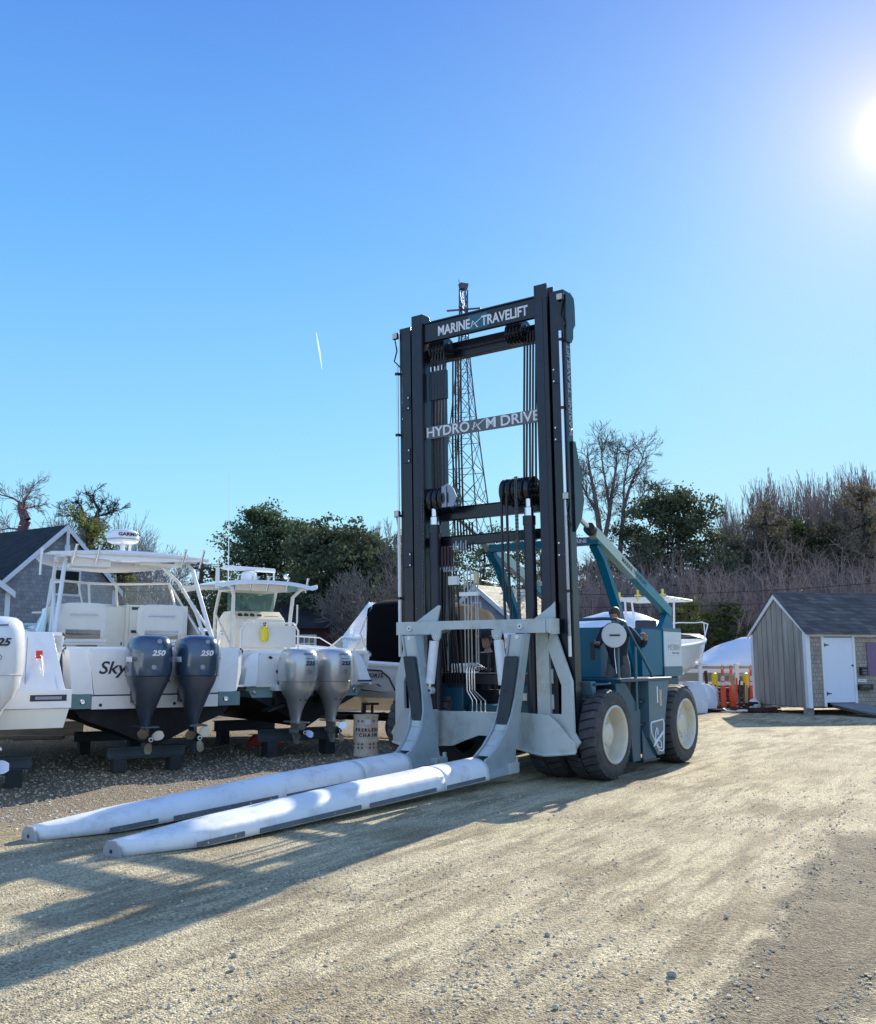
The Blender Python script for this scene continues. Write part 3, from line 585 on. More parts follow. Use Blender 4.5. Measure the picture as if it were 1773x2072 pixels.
def blocking(label,x,y,rz,w,zb,grp,steelh=.16,depth=.12):
    t=thing('keel_support',label,'boat stand',(x,y,0),rz,grp)
    st=mat('blue_grey_steel_beam',(.05,.075,.09),.5,metal=.2,var=.2,dirt=(.1,.07,.05),dirta=.5)
    wd=mat('dark_timber_block',(.035,.04,.045),.8,var=.35,bump=.3)
    mb=MB(st); mb.box(-depth,depth,-w/2,w/2,zb+steelh-.012,zb+steelh).box(-depth,depth,-w/2,w/2,zb,zb+.012).box(-.008,.008,-w/2,w/2,zb+.012,zb+steelh-.012); mb.build('steel_beam',t)
    for yy in(-w*.36,w*.36):
        MB(wd).box(-.14,.14,yy-.09,yy+.09,0,zb-.003).build('timber_block',t,.006)
    return t
def jackstand(label,x,y,rz,h,grp):
    t=thing('jack_stand',label,'boat stand',(x,y,0),rz,grp); m=mat('rusty_stand_steel',(.06,.045,.04),.6,metal=.3,var=.3)
    mb=MB(m); mb.tube([(0,0,h*.45),(0,0,h*.9)],.03,8).tube([(0,0,h*.5),(.3,.0,.02)],.022,8).tube([(0,0,h*.5),(-.15,.26,.02)],.022,8).tube([(0,0,h*.5),(-.15,-.26,.02)],.022,8).tube([(.3,0,.03),(-.15,.26,.03),(-.15,-.26,.03),(.3,0,.03)],.012,6)
    mb.build('tripod',t); MB(m).box(-.15,.15,-.11,.11,h*.9,h*.9+.03).build('pad',t)
# ---------------- boat 1: express cruiser, two blue-grey 250 engines
H1=R(120)
b1=thing('motor_boat','white hardtop cruiser with radar dome, two blue grey engines and name lettering on its transom','boat',(-4.36,15.1,0),H1,'boats stored on blocks in the yard')
hull(b1,8.6,1.62,.33,.80,.96,1.80,.75,anti,anti,tealhull,Bt=1.36,floor=1.25,fore=.42)
mb=MB(gel); mb.prism([(-.94,1.14),(.92,1.14),(1.02,1.80),(-.97,1.80)],'x',-.10,-.005)
for s in(1,-1): mb.loft([[(-.02,s*.93,1.12),(-.10,s*.93,1.14),(-.12,s*1.24,1.16),(.0,s*1.30,1.16)],[(-.02,s*.97,1.45),(-.08,s*.97,1.45),(-.1,s*1.27,1.45),(0,s*1.36,1.45)],[(-.0,s*1.0,1.82),(-.04,s*1.0,1.82),(-.04,s*1.30,1.80),(.05,s*1.38,1.82)]],True,True,True)
mb.m(tealhull); [mb.box(-.135,0,min(s*.96,s*1.31),max(s*.96,s*1.31),.94,1.155) for s in(1,-1)]; mb.m(gel).box(-.13,0,-.955,.955,.93,1.12).m(ddecal).box(-.12,-.10,-.95,.93,1.122,1.14)
mb.m(ddecal).text("Sky's",.26,(-.104,.60,1.53),(0,-1,-.0),(0,0,1),.004,.25,.002,1.1).text('D  M  A',.09,(-.104,-.05,1.34),(0,-1,0),(0,0,1),.003,0,.002,1.0)
mb.m(alum)
for yy in(1.08,-1.08): mb.lathe([(.0,.01),(.03,.012),(.045,0)],(-.135,yy,1.04),(-1,0,0),16)
mb.m(blk)
for yy in(.35,.92,-.3): mb.lathe([(.0,.01),(.02,.008),(.025,0)],(-.135,yy*.9,.99),(-1,0,0),10)
mb.build('transom',b1,.012)
outboard(b1,-.52,.26,2.02,1.0,engblue,engdark,'250',decal,'YAMAHA',brass)
outboard(b1,-.52,-.45,2.02,1.0,engblue,engdark,'250',decal,'YAMAHA',brass)
mb=MB(tan); mb.box(.27,.5,-.9,.45,1.70,1.80).m(gel).box(.27,.45,.1,.6,1.72,1.84).m(tan).box(.9,1.2,.3,.95,1.6,1.78).build('stern_bench',b1,.02)
seat(b1,1.78,.80,2.02,2.60,.82); seat(b1,1.78,-.50,2.02,2.60,.84)
mb=MB(cream); mb.box(2.5,3.3,-1.15,-.05,1.25,2.62).box(2.6,3.3,.42,1.25,1.25,2.55).box(2.62,2.66,-.05,.42,1.25,2.58)
mb.m(cush).box(2.44,2.5,-.45,-.10,1.9,2.6); mb.m(ddecal).box(2.43,2.44,-.30,-.13,2.53,2.58).box(2.43,2.44,-.30,-.13,2.12,2.17).box(2.61,2.618,-.02,.0,1.9,1.96)
mb.m(gel).loft([[(2.3,1.25,2.0),(2.3,1.42,1.9)],[(2.9,1.22,2.62),(2.9,1.42,1.95)],[(4.2,.9,2.68),(4.2,1.30,2.15)]],False,False)
for s in(1,-1): mb.add([(1.9,s*1.40,1.86),(4.4,s*1.28,2.1),(4.3,s*1.0,2.66),(2.8,s*1.2,2.62)],[(0,1,2,3)]); 
mb.build('helm_console',b1,.02)
mb=MB(gel); n=12 # raised cabin top ahead of the windshield
mb.loft([[(x,w*math.cos(PI*i/n),z0+h*math.sin(PI*i/n)**.7) for i in range(n+1)] for x,w,z0,h in((3.3,1.15,1.95,.70),(4.4,1.05,2.1,.62),(5.5,.85,2.2,.46),(6.5,.55,2.35,.28),(7.1,.25,2.45,.1))],False,False); mb.build('cabin_top',b1)
mb=MB(pwhite); F1=[(3.0,1.20,2.62),(3.25,.45,2.62),(3.3,-.05,2.62),(3.0,-1.05,2.62)]; F2=[(3.3,1.12,3.08),(3.62,.42,3.06),(3.62,-.08,3.06),(3.25,-.98,3.08)]
mb.tube([(2.2,1.36,2.1),(3.3,1.12,3.08)]+F2[1:]+[(2.2,-1.3,2.1)],.022,8); mb.tube(F1,.018,8)
for a_,b_ in zip(F1,F2): mb.tube([a_,b_],.022,8)
mb.tube([(3.1,.60,2.63),(3.55,.62,3.06)],.016,6).tube([(2.8,1.2,2.62),(2.9,1.18,2.9)],.012,6)
ws=mb.build('windshield',b1)
g=MB(glass)
for i in range(3): g.add([F1[i],F1[i+1],F2[i+1],F2[i]],[(0,1,2,3)])
g.add([(2.3,1.34,2.2),(3.0,1.20,2.62),(3.3,1.12,3.08)],[(0,1,2)]).add([(2.3,-1.3,2.2),(3.0,-1.05,2.62),(3.25,-.98,3.08)],[(0,1,2)])
g.build('windshield_glass',ws)
mb=MB(gel) # hardtop
hx=lambda x,z,w,t=.05:[(x,w*math.cos(2*PI*i/28)*1.0,z+ (t+.05*(1-abs(math.cos(2*PI*i/28))**2))*math.sin(2*PI*i/28)) for i in range(28)]
mb.loft([hx(1.95,3.42,1.20,.02),hx(2.0,3.44,1.38),hx(2.6,3.47,1.42),(hx(3.6,3.48,1.38)),hx(4.3,3.46,1.2),hx(4.6,3.42,.9,.02)])
mb.m(cream).box(2.05,2.5,.35,1.0,3.24,3.42).box(2.05,2.4,-.9,-.15,3.30,3.42).m(ddecal).box(2.04,2.05,-.75,-.5,3.35,3.39).m(blk).box(2.04,2.05,.5,.55,3.38,3.41); mb.build('hardtop',b1)
mb=MB(pwhite)
for s in(1,-1):
    mb.tube([(1.35,s*1.33,1.85),(1.7,s*1.22,2.5),(2.1,s*1.10,3.25),(2.3,s*1.02,3.42)],.036,10).tube([(1.75,s*1.33,1.85),(2.2,s*1.22,2.5),(3.1,s*1.12,3.1),(3.8,s*1.0,3.42)],.032,10).tube([(1.5,s*1.3,2.1),(2.45,s*1.19,2.7)],.022,8).tube([(1.8,s*1.2,2.72),(1.95,s*1.15,2.95),(2.8,s*1.13,3.0)],.022,8)
    mb.tube([(2.1,s*1.10,3.25),(2.5,s*.9,3.42)],.026,8).tube([(1.9,s*1.5,3.5),(1.95,s*1.5,3.05)],.02,8) if s>0 else None
mb.tube([(2.0,1.35,3.43),(1.93,.6,3.47),(1.93,-.6,3.47),(2.0,-1.35,3.43)],.035,10)
mb.m(alum)
for yy in(1.0,.62,-.85,-1.18): rodholder(mb,(1.95,yy,3.28),(-.35,-.15,1),.32)
for p in((1.3,-1.32,1.9),(1.2,-1.3,1.85)): rodholder(mb,p,(-.3,-.35,1),.25)
mb.build('hardtop_frame',b1)
mb=MB(gel); mb.lathe([(.001,.13),(.18,.125),(.25,.10),(.28,.06),(.285,0),(.27,-.09),(.2,-.12),(.001,-.12)],(2.6,.05,3.84),(0,0,1),28)
mb.cyl((2.6,.05,3.5),(2.6,.05,3.72),.045,12).cyl((2.7,-.1,3.5),(2.7,-.1,3.72),.025,10)
mb.m(gdecal).lathe([(.286,-.04),(.283,-.055)],(2.6,.05,3.84),(0,0,1),28); mb.m(ddecal).text('GARMIN',.085,(2.312,.0,3.865),(0,-1,0),(0,0,1),.003,0,.002,1.2); mb.build('radar_dome',b1)
blocking('blue grey steel beam on timber blocks carrying the stern of the hardtop cruiser',-4.42,15.0,H1,1.15,.20,'steel keel supports under the boats')
t=blocking('pair of timber blocks and short beam under the middle of the hardtop cruiser',-5.9,17.7,H1,1.2,.22,'steel keel supports under the boats')

# ---------------- boat 2: centre console with T-top, two silver 225 engines
H2=R(124)
b2=thing('motor_boat','white centre console boat with curved t-top, open array radar and two silver 225 engines','boat',(-2.35,17.5,0),H2,'boats stored on blocks in the yard')
hull(b2,8.2,1.34,.46,1.0,1.2,1.76,.70,anti,lightteal,gel,Bt=1.30,floor=1.15,fore=.62)
mb=MB(gel); mb.prism([(-.9,1.18),(1.0,1.18),(.95,1.72),(-.85,1.72)],'x',-.08,-.005); mb.box(-.3,0,-.62,.72,1.12,1.22)
for s in(1,-1): mb.loft([[(0,s*1.0,1.18),(-.14,s*1.02,1.2),(-.16,s*1.26,1.2),(.1,s*1.30,1.2)],[(0,s*.95,1.5),(-.1,s*.98,1.5),(-.08,s*1.18,1.5),(.1,s*1.27,1.5)],[(0,s*.9,1.76),(-.03,s*.95,1.76),(.02,s*1.10,1.76),(.12,s*1.25,1.76)]])
mb.m(ddecal).text('C',.2,(-.084,.50,1.55),(0,-1,0),(0,0,1),.008,0,.002,.8).box(-.165,-.16,-1.25,-.95,1.25,1.28).box(-.165,-.16,-1.2,-1.0,1.21,1.225)
for yy in(.75,.52,-.72): mb.m(blk).ell((-.09,yy,1.69),.02,.04,.025)
mb.m(alum); mb.lathe([(.0,.01),(.03,.012),(.045,0)],(-.01,1.0,1.1),(-1,0,0),12).lathe([(.0,.01),(.03,.012),(.045,0)],(-.01,-.98,1.1),(-1,0,0),12)
mb.m(blk).box(-.12,.0,.55,.66,.85,1.12).prism([(.45,.93),(.85,.80),(.85,.76),(.45,.88)],'x',-.3,-.0); mb.build('transom',b2,.01)
outboard(b2,-.5,.45,1.84,.93,engsil,engsil,'225',ddecal,'HONDA',steelprop)
outboard(b2,-.5,-.23,1.84,.93,engsil,engsil,'225',ddecal,'HONDA',steelprop)
mb=MB(cream); mb.box(2.5,3.5,-.72,.36,1.15,2.45).prism([(2.5,2.45),(3.5,2.45),(3.2,2.62),(2.75,2.62)],'y',-.70,.34)
mb.m(ddecal)
for k in range(3): mb.lathe([(.0,.012),(.045,.01),(.055,0)],(2.61,.22-.13*k,2.53),(-1,0,.5),14)
mb.box(2.6,2.61,-.24,-.14,2.5,2.56).box(2.6,2.61,-.62,-.3,2.51,2.525)
mb.m(alum).tube([(2.42,.12+.15*math.cos(t),2.3+.15*math.sin(t)) for t in[PI*j/8 for j in range(17)]],.012,6); mb.build('console',b2,.03)
mb=MB(dglass); mb.box(2.98,3.0,-.68,.34,2.62,3.02); ws=mb.build('windscreen',b2)
mb=MB(gel); 
hx=lambda x,z,w,t=.03:[(x,-.0+w*math.cos(2*PI*i/28),z-.10*abs(math.cos(2*PI*i/28))**3+t*math.sin(2*PI*i/28)) for i in range(28)]
mb.loft([hx(1.75,3.12,.95,.01),hx(1.8,3.16,1.10),hx(2.6,3.20,1.14),hx(3.6,3.20,1.10),hx(4.2,3.14,.9,.01)]); mb.m(cream).box(2.1,2.9,-.55,.55,3.0,3.13).m(lightteal).box(2.1,2.6,.56,.8,3.02,3.13).box(2.1,2.6,-.8,-.56,3.02,3.13); mb.build('t_top',b2)
mb=MB(pwhite)
for s in(1,-1):
    yc=s*.62-.12
    mb.tube([(2.35,yc,1.15),(2.32,yc,2.4),(2.25,yc+s*.02,2.9),(2.1,yc+s*.12,3.05),(1.9,yc+s*.4,3.12)],.038,10).tube([(3.3,yc,1.15),(3.25,yc,2.6),(3.0,yc,3.1)],.034,10).tube([(2.33,yc,1.9),(3.28,yc,2.6)],.02,8).tube([(2.25,yc+s*.06,2.2),(2.15,yc+s*.08,2.4),(2.15,yc+s*.08,2.75)],.018,8)
mb.m(alum)
for yy in(.35,.0,-.42,-.85): rodholder(mb,(1.85,yy,2.98),(-.15,-.12,1),.28)
mb.m(gel).cyl((1.9,1.0,3.15),(1.9,1.0,3.55),.012).box(1.87,1.93,.97,1.03,3.0,3.4); mb.build('t_top_frame',b2)
mb=MB(gel); mb.loft([[(2.5,.05+.16*math.cos(2*PI*i/16),z)for i in range(0,1)] for z in(0,)],False,False) if 0 else None
mb.lathe([(.0,0),(.16,0),(.17,.05),(.15,.16),(.08,.20),(.0,.2)],(2.5,.1,3.22),(0,0,1),20); mb.tube([(2.42,.68,3.46),(2.5,.1,3.46),(2.6,-.50,3.46)],.045,12); mb.m(alum).ell((2.3,-.62,3.33),.05,.05,.06); mb.cyl((2.4,-.4,3.2),(2.4,-.4,3.4),.02); mb.build('radar',b2)
mb=MB(gel); mb.tube([(2.1,.70,3.15),(2.1,.72,4.2),(2.1,.76,5.35)],[.012,.009,.005],6); mb.build('antenna',b2)
mb=MB(cush); mb.box(1.42,1.52,-.45,.66,1.88,2.30).m(cream).box(1.45,1.95,-.42,.62,1.45,1.86).box(1.5,1.9,-.3,.5,1.15,1.45).m(pwhite).tube([(1.40,.70,1.85),(1.40,.70,2.2),(1.42,.62,2.34),(1.42,-.4,2.34),(1.40,-.49,2.2),(1.40,-.49,1.85)],.02,8)
mb.m(ddecal).box(1.44,1.449,.35,.52,1.68,1.78); mb.build('leaning_post',b2,.03)
blocking('blue grey steel beam on timber blocks carrying the stern of the t-top boat',-2.45,17.35,H2,1.55,.26,'steel keel supports under the boats',.2)
blocking('steel beam further forward under the keel of the t-top boat',-3.9,19.9,H2,1.3,.24,'steel keel supports under the boats',.2)
jk=thing('life_jacket','yellow life jacket hanging on the leaning post of the t-top boat','life jacket',(-2.35+1.36*math.cos(H2)-.24*math.sin(H2),17.5+1.36*math.sin(H2)+.24*math.cos(H2),2.0),H2)
mb=MB(mat('yellow_nylon',(.70,.58,.03),.6,bump=.3,bs=12)); mb.loft([[(.03*math.cos(2*PI*i/12)-.02,w*math.cos(2*PI*i/12+1.2)*1,z+.01*math.sin(i)) if 0 else (.05*math.sin(2*PI*i/12)-.03,w*math.cos(2*PI*i/12),z+.012*math.sin(3*i)) for i in range(12)] for z,w in((-.02,.05),(.02,.10),(.12,.12),(.24,.12),(.30,.09),(.34,.04))]); mb.build('jacket_body',jk); jk.scale=(.8,.7,.8)
MB(blk).tube([(0,.0,.34),(0,.03,.42),(0,-.02,.44),(0,-.03,.3)],.014,6).build('strap',jk)
# ---------------- boat 0: stern quarter of a big white boat at the left edge, 425 engine
b0=thing('motor_boat','large white boat cut by the left edge, with a tall white 425 engine','boat',(-6.32,12.45,0),R(120),'boats stored on blocks in the yard')
hull(b0,9.5,1.5,.45,.95,1.1,1.98,.8,gel,gel,gel,Bt=1.45,floor=1.3,fore=.4)
mb=MB(gel)
mb.prism([(-1.48,1.05),(1.48,1.05),(1.48,1.28),(-1.48,1.28)],'x',-.62,0)
mb.loft([[(-.55,y,1.28) for y in(-1.3,1.3)]+[(-.0,y,2.0) for y in(1.25,-1.25)],[(-.55,y,1.281) for y in(-1.3,1.3)]+[(-.0,y,2.001) for y in(1.25,-1.25)]],True,True,False)
mb.add([(-.5,-1.42,1.27),(-.5,1.42,1.27),(.0,1.42,1.27),(0,-1.42,1.27),(-.12,-1.28,2.02),(-.12,1.28,2.02),(.05,1.28,2.02),(.05,-1.28,2.02)],[(0,1,5,4),(3,7,6,2),(0,4,7,3),(1,2,6,5),(4,5,6,7)])
mb.m(cream).prism([(-1.40,.80),(1.40,.80),(1.46,1.045),(-1.46,1.045)],'x',-.60,0)
mb.m(alum).tube([(-.58,-1.3,1.05),(-.63,0,1.05),(-.58,1.3,1.05)],.012,6)
mb.m(ddecal).box(-.625,-.62,-1.42,-.98,1.14,1.22).m(gdecal).box(-.63,-.626,-1.36,-1.04,1.16,1.20)
mb.m(red).box(-.40,-.385,-1.13,-1.05,1.68,1.78); mb.m(alum).tube([(-.33,-1.06,1.8),(-.41,-1.12,1.7),(-.48,-1.15,1.45)],.012,6)
mb.m(gdecal).box(-.5,-.44,-.93,-.925,1.35,1.95); mb.build('swim_platform',b0,.02)
outboard(b0,-1.08,-.45,2.18,1.16,engwhite,engwhite,'425',ddecal,'',steelprop)
blocking('timber blocks and steel beam under the big white boat at the left edge',-6.1,12.9,R(120),1.5,.22,'steel keel supports under the boats')
# long timbers on the gravel between boats 0 and 1
tm=mat('weathered_timber',(.17,.15,.12),.8,var=.35,vs=2,aniso=(1,12,12),bump=.35)
for i,(x0,y0,rz,l,w,h,lb) in enumerate(((-9.6,21.6,.10,3.6,.25,.30,'long weathered grey timber lying between the left boats, the thicker one'),(-9.6,20.4,.12,3.6,.2,.08,'thin flat grey board on the gravel in front of the thick timber'))):
    o=MB(tm).box(-l/2,l/2,-w/2,w/2,0,h).build('timber_beam',None,.01); o.location=(x0,y0,0); o.rotation_euler=(0,0,rz); tag(o,lb,'timber')
rb=thing('red_wheel_chock','red plastic wheel chock on the gravel between the two twin engine boats','chock',(-3.55,19.2,0),.4)
MB(red).prism([(-.22,0),(.22,0),(.10,.20),(-.02,.20)],'y',-.1,.1).build('wedge',rb,.01); MB(red).box(.25,.55,-.08,.08,0,.03).build('base_plate',rb)
# ---------------- boat 3: small cuddy with black canvas
H3=R(152); b3=thing('motor_boat','small white cuddy boat under a tall black canvas enclosure with clear front curtain','boat',(.98,20.1,0),H3,'boats stored on blocks in the yard')
hull(b3,6.6,1.2,.55,.86,1.0,1.52,.45,gel,gel,gel,Bt=1.16,floor=1.0,fore=.40)
mb=MB(ddecal); 
for pts,w in (([(1.50,1.10,1.02),(1.60,1.185,1.28),(1.78,1.20,1.42),(2.2,1.20,1.44),(3.6,1.17,1.50)],.018),): mb.tube([(x,y+.012,z) for x,y,z in pts],w,6)
mb.prism([(1.95,1.16),(3.2,1.24),(2.5,1.10)],'y',1.16,1.195).prism([(1.82,1.10),(1.92,1.15),(1.88,1.15),(1.79,1.10)],'y',1.15,1.19).prism([(1.65,.98),(2.9,1.10),(2.3,1.02)],'y',1.12,1.17)
mb.text('SPORTS',.11,(1.95,1.212,1.32),(-1,0,0),(0,0,1),.004,.2,.002,1.1); mb.build('hull_lettering',b3)
cv=mat('black_canvas',(.003,.003,.005),.95,spec=.08,var=.2,bump=.3,bs=6)
mb=MB(cv); 
def arc(x,zt,w,zb=1.5,n=12): return [(x,w,zb)]+[(x,w*math.cos(PI*i/n)*.98,zt-.30+.30*math.sin(PI*i/n)**.6) for i in range(n+1)]+[(x,-w,zb)]
mb.loft([arc(.05,2.35,1.1,1.45),arc(.3,2.75,1.13,1.45),arc(1.2,2.95,1.15,1.5),arc(2.05,2.92,1.14,1.5),arc(2.22,2.86,1.1,1.55)],False,False); mb.add(arc(.05,2.35,1.1,1.45),[tuple(range(15))])
mb.build('canvas_enclosure',b3)
TX=Matrix.Translation((-.22,0,0)); mb=MB(pwhite,TX); mb.tube([(2.3,1.1,1.6),(2.6,1.06,2.2),(2.35,1.02,2.75)],.02,8).tube([(2.3,-1.1,1.6),(2.6,-1.06,2.2),(2.35,-1.02,2.75)],.02,8)
A=[(2.9,1.12,1.62),(4.0,.72,1.62),(4.0,-.72,1.62),(2.9,-1.12,1.62)];B_=[(2.55,1.04,2.1),(3.3,.7,2.12),(3.3,-.7,2.12),(2.55,-1.04,2.1)]
for p,q in zip(A,B_): mb.tube([p,q],.018,6)
mb.tube(B_,.018,6).tube(A,.018,6)
mb.tube([(5.9,.45,1.9),(5.7,.55,2.2),(5.0,.9,2.15),(4.4,1.05,1.8)],.015,6).tube([(5.9,-.45,1.9),(5.7,-.55,2.2),(5.0,-.9,2.15),(4.4,-1.05,1.8)],.015,6); w3=mb.build('windshield_frame',b3)
MB(glass,TX).add(A+B_,[(0,1,5,4),(1,2,6,5),(2,3,7,6)]).build('windshield_glass',w3)
mb=MB(vinyl,TX); C3=[(2.46,1.08,1.65),(2.46,1.03,2.84),(2.46,-1.03,2.84),(2.46,-1.08,1.65)]
mb.add([(2.4,1.1,1.5),(2.95,1.1,1.64),(3.3,.7,2.12),(2.47,.95,2.84),(2.3,1.08,2.75)],[(0,1,2,3,4)],None,True).add([(3.3,.7,2.12),(3.3,-.7,2.12),(2.47,-.95,2.84),(2.47,.95,2.84)],[(0,1,2,3)]).add([(2.4,-1.1,1.5),(2.95,-1.1,1.64),(3.3,-.7,2.12),(2.47,-.95,2.84),(2.3,-1.08,2.75)],[(0,1,2,3,4)])
mb.build('clear_curtain',b3)
trl=thing('boat_trailer','dark steel boat trailer with jack under the small cuddy boat','trailer',(.98,20.1,0),H3)
mb=MB(mastp); mb.bar((-.2,.55,.42),(3.6,.5,.42),.06,.1).bar((-.2,-.55,.42),(3.6,-.5,.42),.06,.1).bar((3.6,.5,.42),(5.4,0,.42),.06,.1).bar((3.6,-.5,.42),(5.4,0,.42),.06,.1)
for x in(.1,1.6,3.0): mb.bar((x,-.95,.42),(x,.95,.42),.06,.08)
mb.bar((.1,.6,.42),(.1,.6,.7),.06).bar((.1,-.6,.42),(.1,-.6,.7),.06); mb.build('trailer_frame',trl)
for s in(1,-1):
    mb=MB(tyre); mb.lathe([(.16,-.1),(.27,-.1),(.30,-.07),(.30,.07),(.27,.1),(.16,.1)],(1.4,s*1.1,.3),(0,1,0),24); w_=mb.build('trailer_wheel',trl); MB(pwhite).lathe([(.0,.08),(.1,.09),(.16,.1)],(1.4,s*1.1,.3),(0,s,0),20).build('rim',w_)
pst=thing('post_stand','black screw jack with T plate standing behind the drum','boat stand',(-1.36,20.3,0),.2)
MB(mastp).cyl((0,0,0),(0,0,.72),.03).build('screw_post',pst); MB(mastp).box(-.22,.12,-.12,.12,.72,.76).box(-.22,-.14,-.1,.1,.45,.72).build('head_plate',pst)
# ---------------- chain drum
dr=thing('chain_drum','dented pale drum printed PEERLESS CHAIN standing on gravel beside the forks','drum',(-1.26,17.2,0),.1)
dm=mat('pale_drum_paint',(.62,.54,.46),.5,var=.1,vs=3,dirt=(.50,.30,.16),dirta=.8)
n=28; mb=MB(dm); mb.loft([[(.215*math.cos(2*PI*i/n)*f+.008*math.sin(5*i+z*9),.19*math.sin(2*PI*i/n)*f,z) for i in range(n)] for z,f in((0,1.02),(.02,1.03),(.04,1),(.23,.985),(.245,1.01),(.26,.985),(.45,.98),(.465,1.005),(.48,.98),(.66,.98),(.68,1.02),(.70,1.02))],True,False)
mb.m(blk).lathe([(.19,.66),(.0,.66)],(0,0,0),(0,0,1),28); mb.m(ddecal)
def wrap(mb,txt,s,z,a0,r=.216,sp=.8,bold=.003):
    for i,ch in enumerate(txt):
        a=a0+(i-(len(txt)-1)/2)*s*sp/r; mb.text(ch,s,(r*math.sin(a),-r*.905*math.cos(a),z),(math.cos(a),math.sin(a)*.9,0),(0,0,1),bold,0,.002,.95)
wrap(mb,'PEERLESS',.075,.45,.12); wrap(mb,'CHAIN',.085,.36,.22,sp=.85)
for a in range(-4,5):
    for z in(.60,.15,.21): 
        if (a*7+int(z*100))%3: mb.box(-.012,.012,-.002,.002,-.016,.016,Matrix.Translation((.217*math.sin(a*.33),-.199*math.cos(a*.33),z))@Matrix.Rotation(a*.33,4,'Z')@Matrix.Rotation(.78,4,'Y'))
mb.m(panelw).box(-.05,.05,-.002,.002,-.045,.045,Matrix.Translation((.03,-.200,.585))); mb.build('drum_shell',dr)
# ================================================================ setting: ground, shed, houses, tower, trees
_p=math.atan2(293,1950)
def at(px,py,Y):
    """world point at depth Y seen at (px,py) of the 1773-wide photograph: used to survey positions"""
    x=(px-886.5)/1950;u=(1036-py)/1950
    d=Vector((x,math.cos(_p)-math.sin(_p)*u,math.sin(_p)+math.cos(_p)*u)); return Vector((0,0,1.7))+d*(Y/d.y)
def gpt(px,py): 
    v=at(px,py,1)-Vector((0,0,1.7)); return Vector((0,0,1.7))+v*(-1.7/v.z)
def seg_d(x,y,pts):
    b=9
    for (x0,y0),(x1,y1) in zip(pts,pts[1:]):
        dx,dy=x1-x0,y1-y0;t=max(0,min(1,((x-x0)*dx+(y-y0)*dy)/(dx*dx+dy*dy))); b=min(b,math.hypot(x-x0-t*dx,y-y0-t*dy))
    return b
TR1=[(5.2,12.5),(3.55,9.2),(2.75,7.5),(1.8,5.8),(1.13,4.46),(.3,3.0)]
TR2=[(4.0,8.2),(2.79,6.13),(1.88,4.87),(1.2,3.6)]
TR3=[(1.5,8.4),(.92,7.18),(.26,6.2),(.12,5.4),(.04,4.66),(-.3,3.6)]
def gh(x,y):
    h=.006*noise.noise(Vector((x*.6,y*.6,0)))+.005*noise.noise(Vector((x*1.7,y*1.7,3)))
    if 0<y<14:
        h+=.004*noise.noise(Vector((x*6,y*6,7)))
        for t,a in((TR1,.036),(TR2,.032),(TR3,.020)):
            d=seg_d(x,y,t)
            if d<.6: h+=a*math.exp(-(d/.06)**2)*(.5+.9*abs(noise.noise(Vector((x*5,y*5,1)))))
        d=seg_d(x,y,[((a[0]+b[0])/2,(a[1]+b[1])/2) for a,b in zip(TR1[1:5],TR2)])
        if d<.35: h-=.012*(1-d/.35)+.006*math.sin((x*.6+y*.8)*40)*(1-d/.35)
    return h*(1 if y<40 else .3)-.004
def lines(a,b,step,g=1.16,far=1500):
    L_=[a+i*step for i in range(int((b-a)/step)+1)]; s=step;x=L_[-1];R_=[]
    while x<far: s*=g; x+=s; R_.append(x)
    s=step;x=a;Lf=[]
    while x>-far: s*=g; x-=s; Lf.append(x)
    return Lf[::-1]+L_+R_
xs=lines(-5,6,.07); ys=lines(2.5,16,.085)
ys=[y for y in ys if y>-60]
vs=[(x,y,gh(x,y)) for y in ys for x in xs]; nx=len(xs)
fs=[(j*nx+i,j*nx+i+1,(j+1)*nx+i+1,(j+1)*nx+i) for j in range(len(ys)-1) for i in range(nx-1)]
me=bpy.data.meshes.new('ground'); me.from_pydata(vs,[],fs); me.polygons.foreach_set('use_smooth',[True]*len(fs))
gr=bpy.data.objects.new('ground',me); COL.objects.link(gr); gr['kind']='structure'
m=bpy.data.materials.new('dirt_and_gravel'); m.use_nodes=True; N=m.node_tree.nodes; Lk=m.node_tree.links; bs=N['Principled BSDF']; bs.inputs['Roughness'].default_value=.85; bs.inputs['Specular IOR Level'].default_value=.35
def nd(t,**k):
    n=N.new(t)
    for a,b in k.items():
        if a in('op',): n.operation=b
        else: n.inputs[a].default_value=b
    return n
def lk(a,b): Lk.new(a,b)
tc=nd('ShaderNodeTexCoord'); P_=tc.outputs['Object']
mp0=nd('ShaderNodeMapping'); mp0.inputs['Rotation'].default_value=(0,0,R(-60)); lk(P_,mp0.inputs[0]); mpA=nd('ShaderNodeMapping'); mpA.inputs['Scale'].default_value=(.30,1.7,1); lk(mp0.outputs[0],mpA.inputs[0])
def noisen(vec,scale,det=6,ro=.6):
    n=nd('ShaderNodeTexNoise'); n.inputs['Scale'].default_value=scale; n.inputs['Detail'].default_value=det; n.inputs['Roughness'].default_value=ro; lk(vec,n.inputs[0]); return n.outputs[0]
def ramp(src,*st):
    r=nd('ShaderNodeValToRGB'); e=r.color_ramp.elements
    while len(e)<len(st): e.new(.5)
    for i,(p,c) in enumerate(st): e[i].position=p; e[i].color=(*c,1) if len(c)==3 else c
    lk(src,r.inputs[0]); return r.outputs[0]
def mix(f,a,b,mode='MIX'):
    x=nd('ShaderNodeMixRGB'); x.blend_type=mode
    for i,v in((0,f),(1,a),(2,b)):
        if isinstance(v,(int,float)): x.inputs[i].default_value=v
        elif isinstance(v,tuple): x.inputs[i].default_value=(*v,1)
        else: lk(v,x.inputs[i])
    return x.outputs[0]
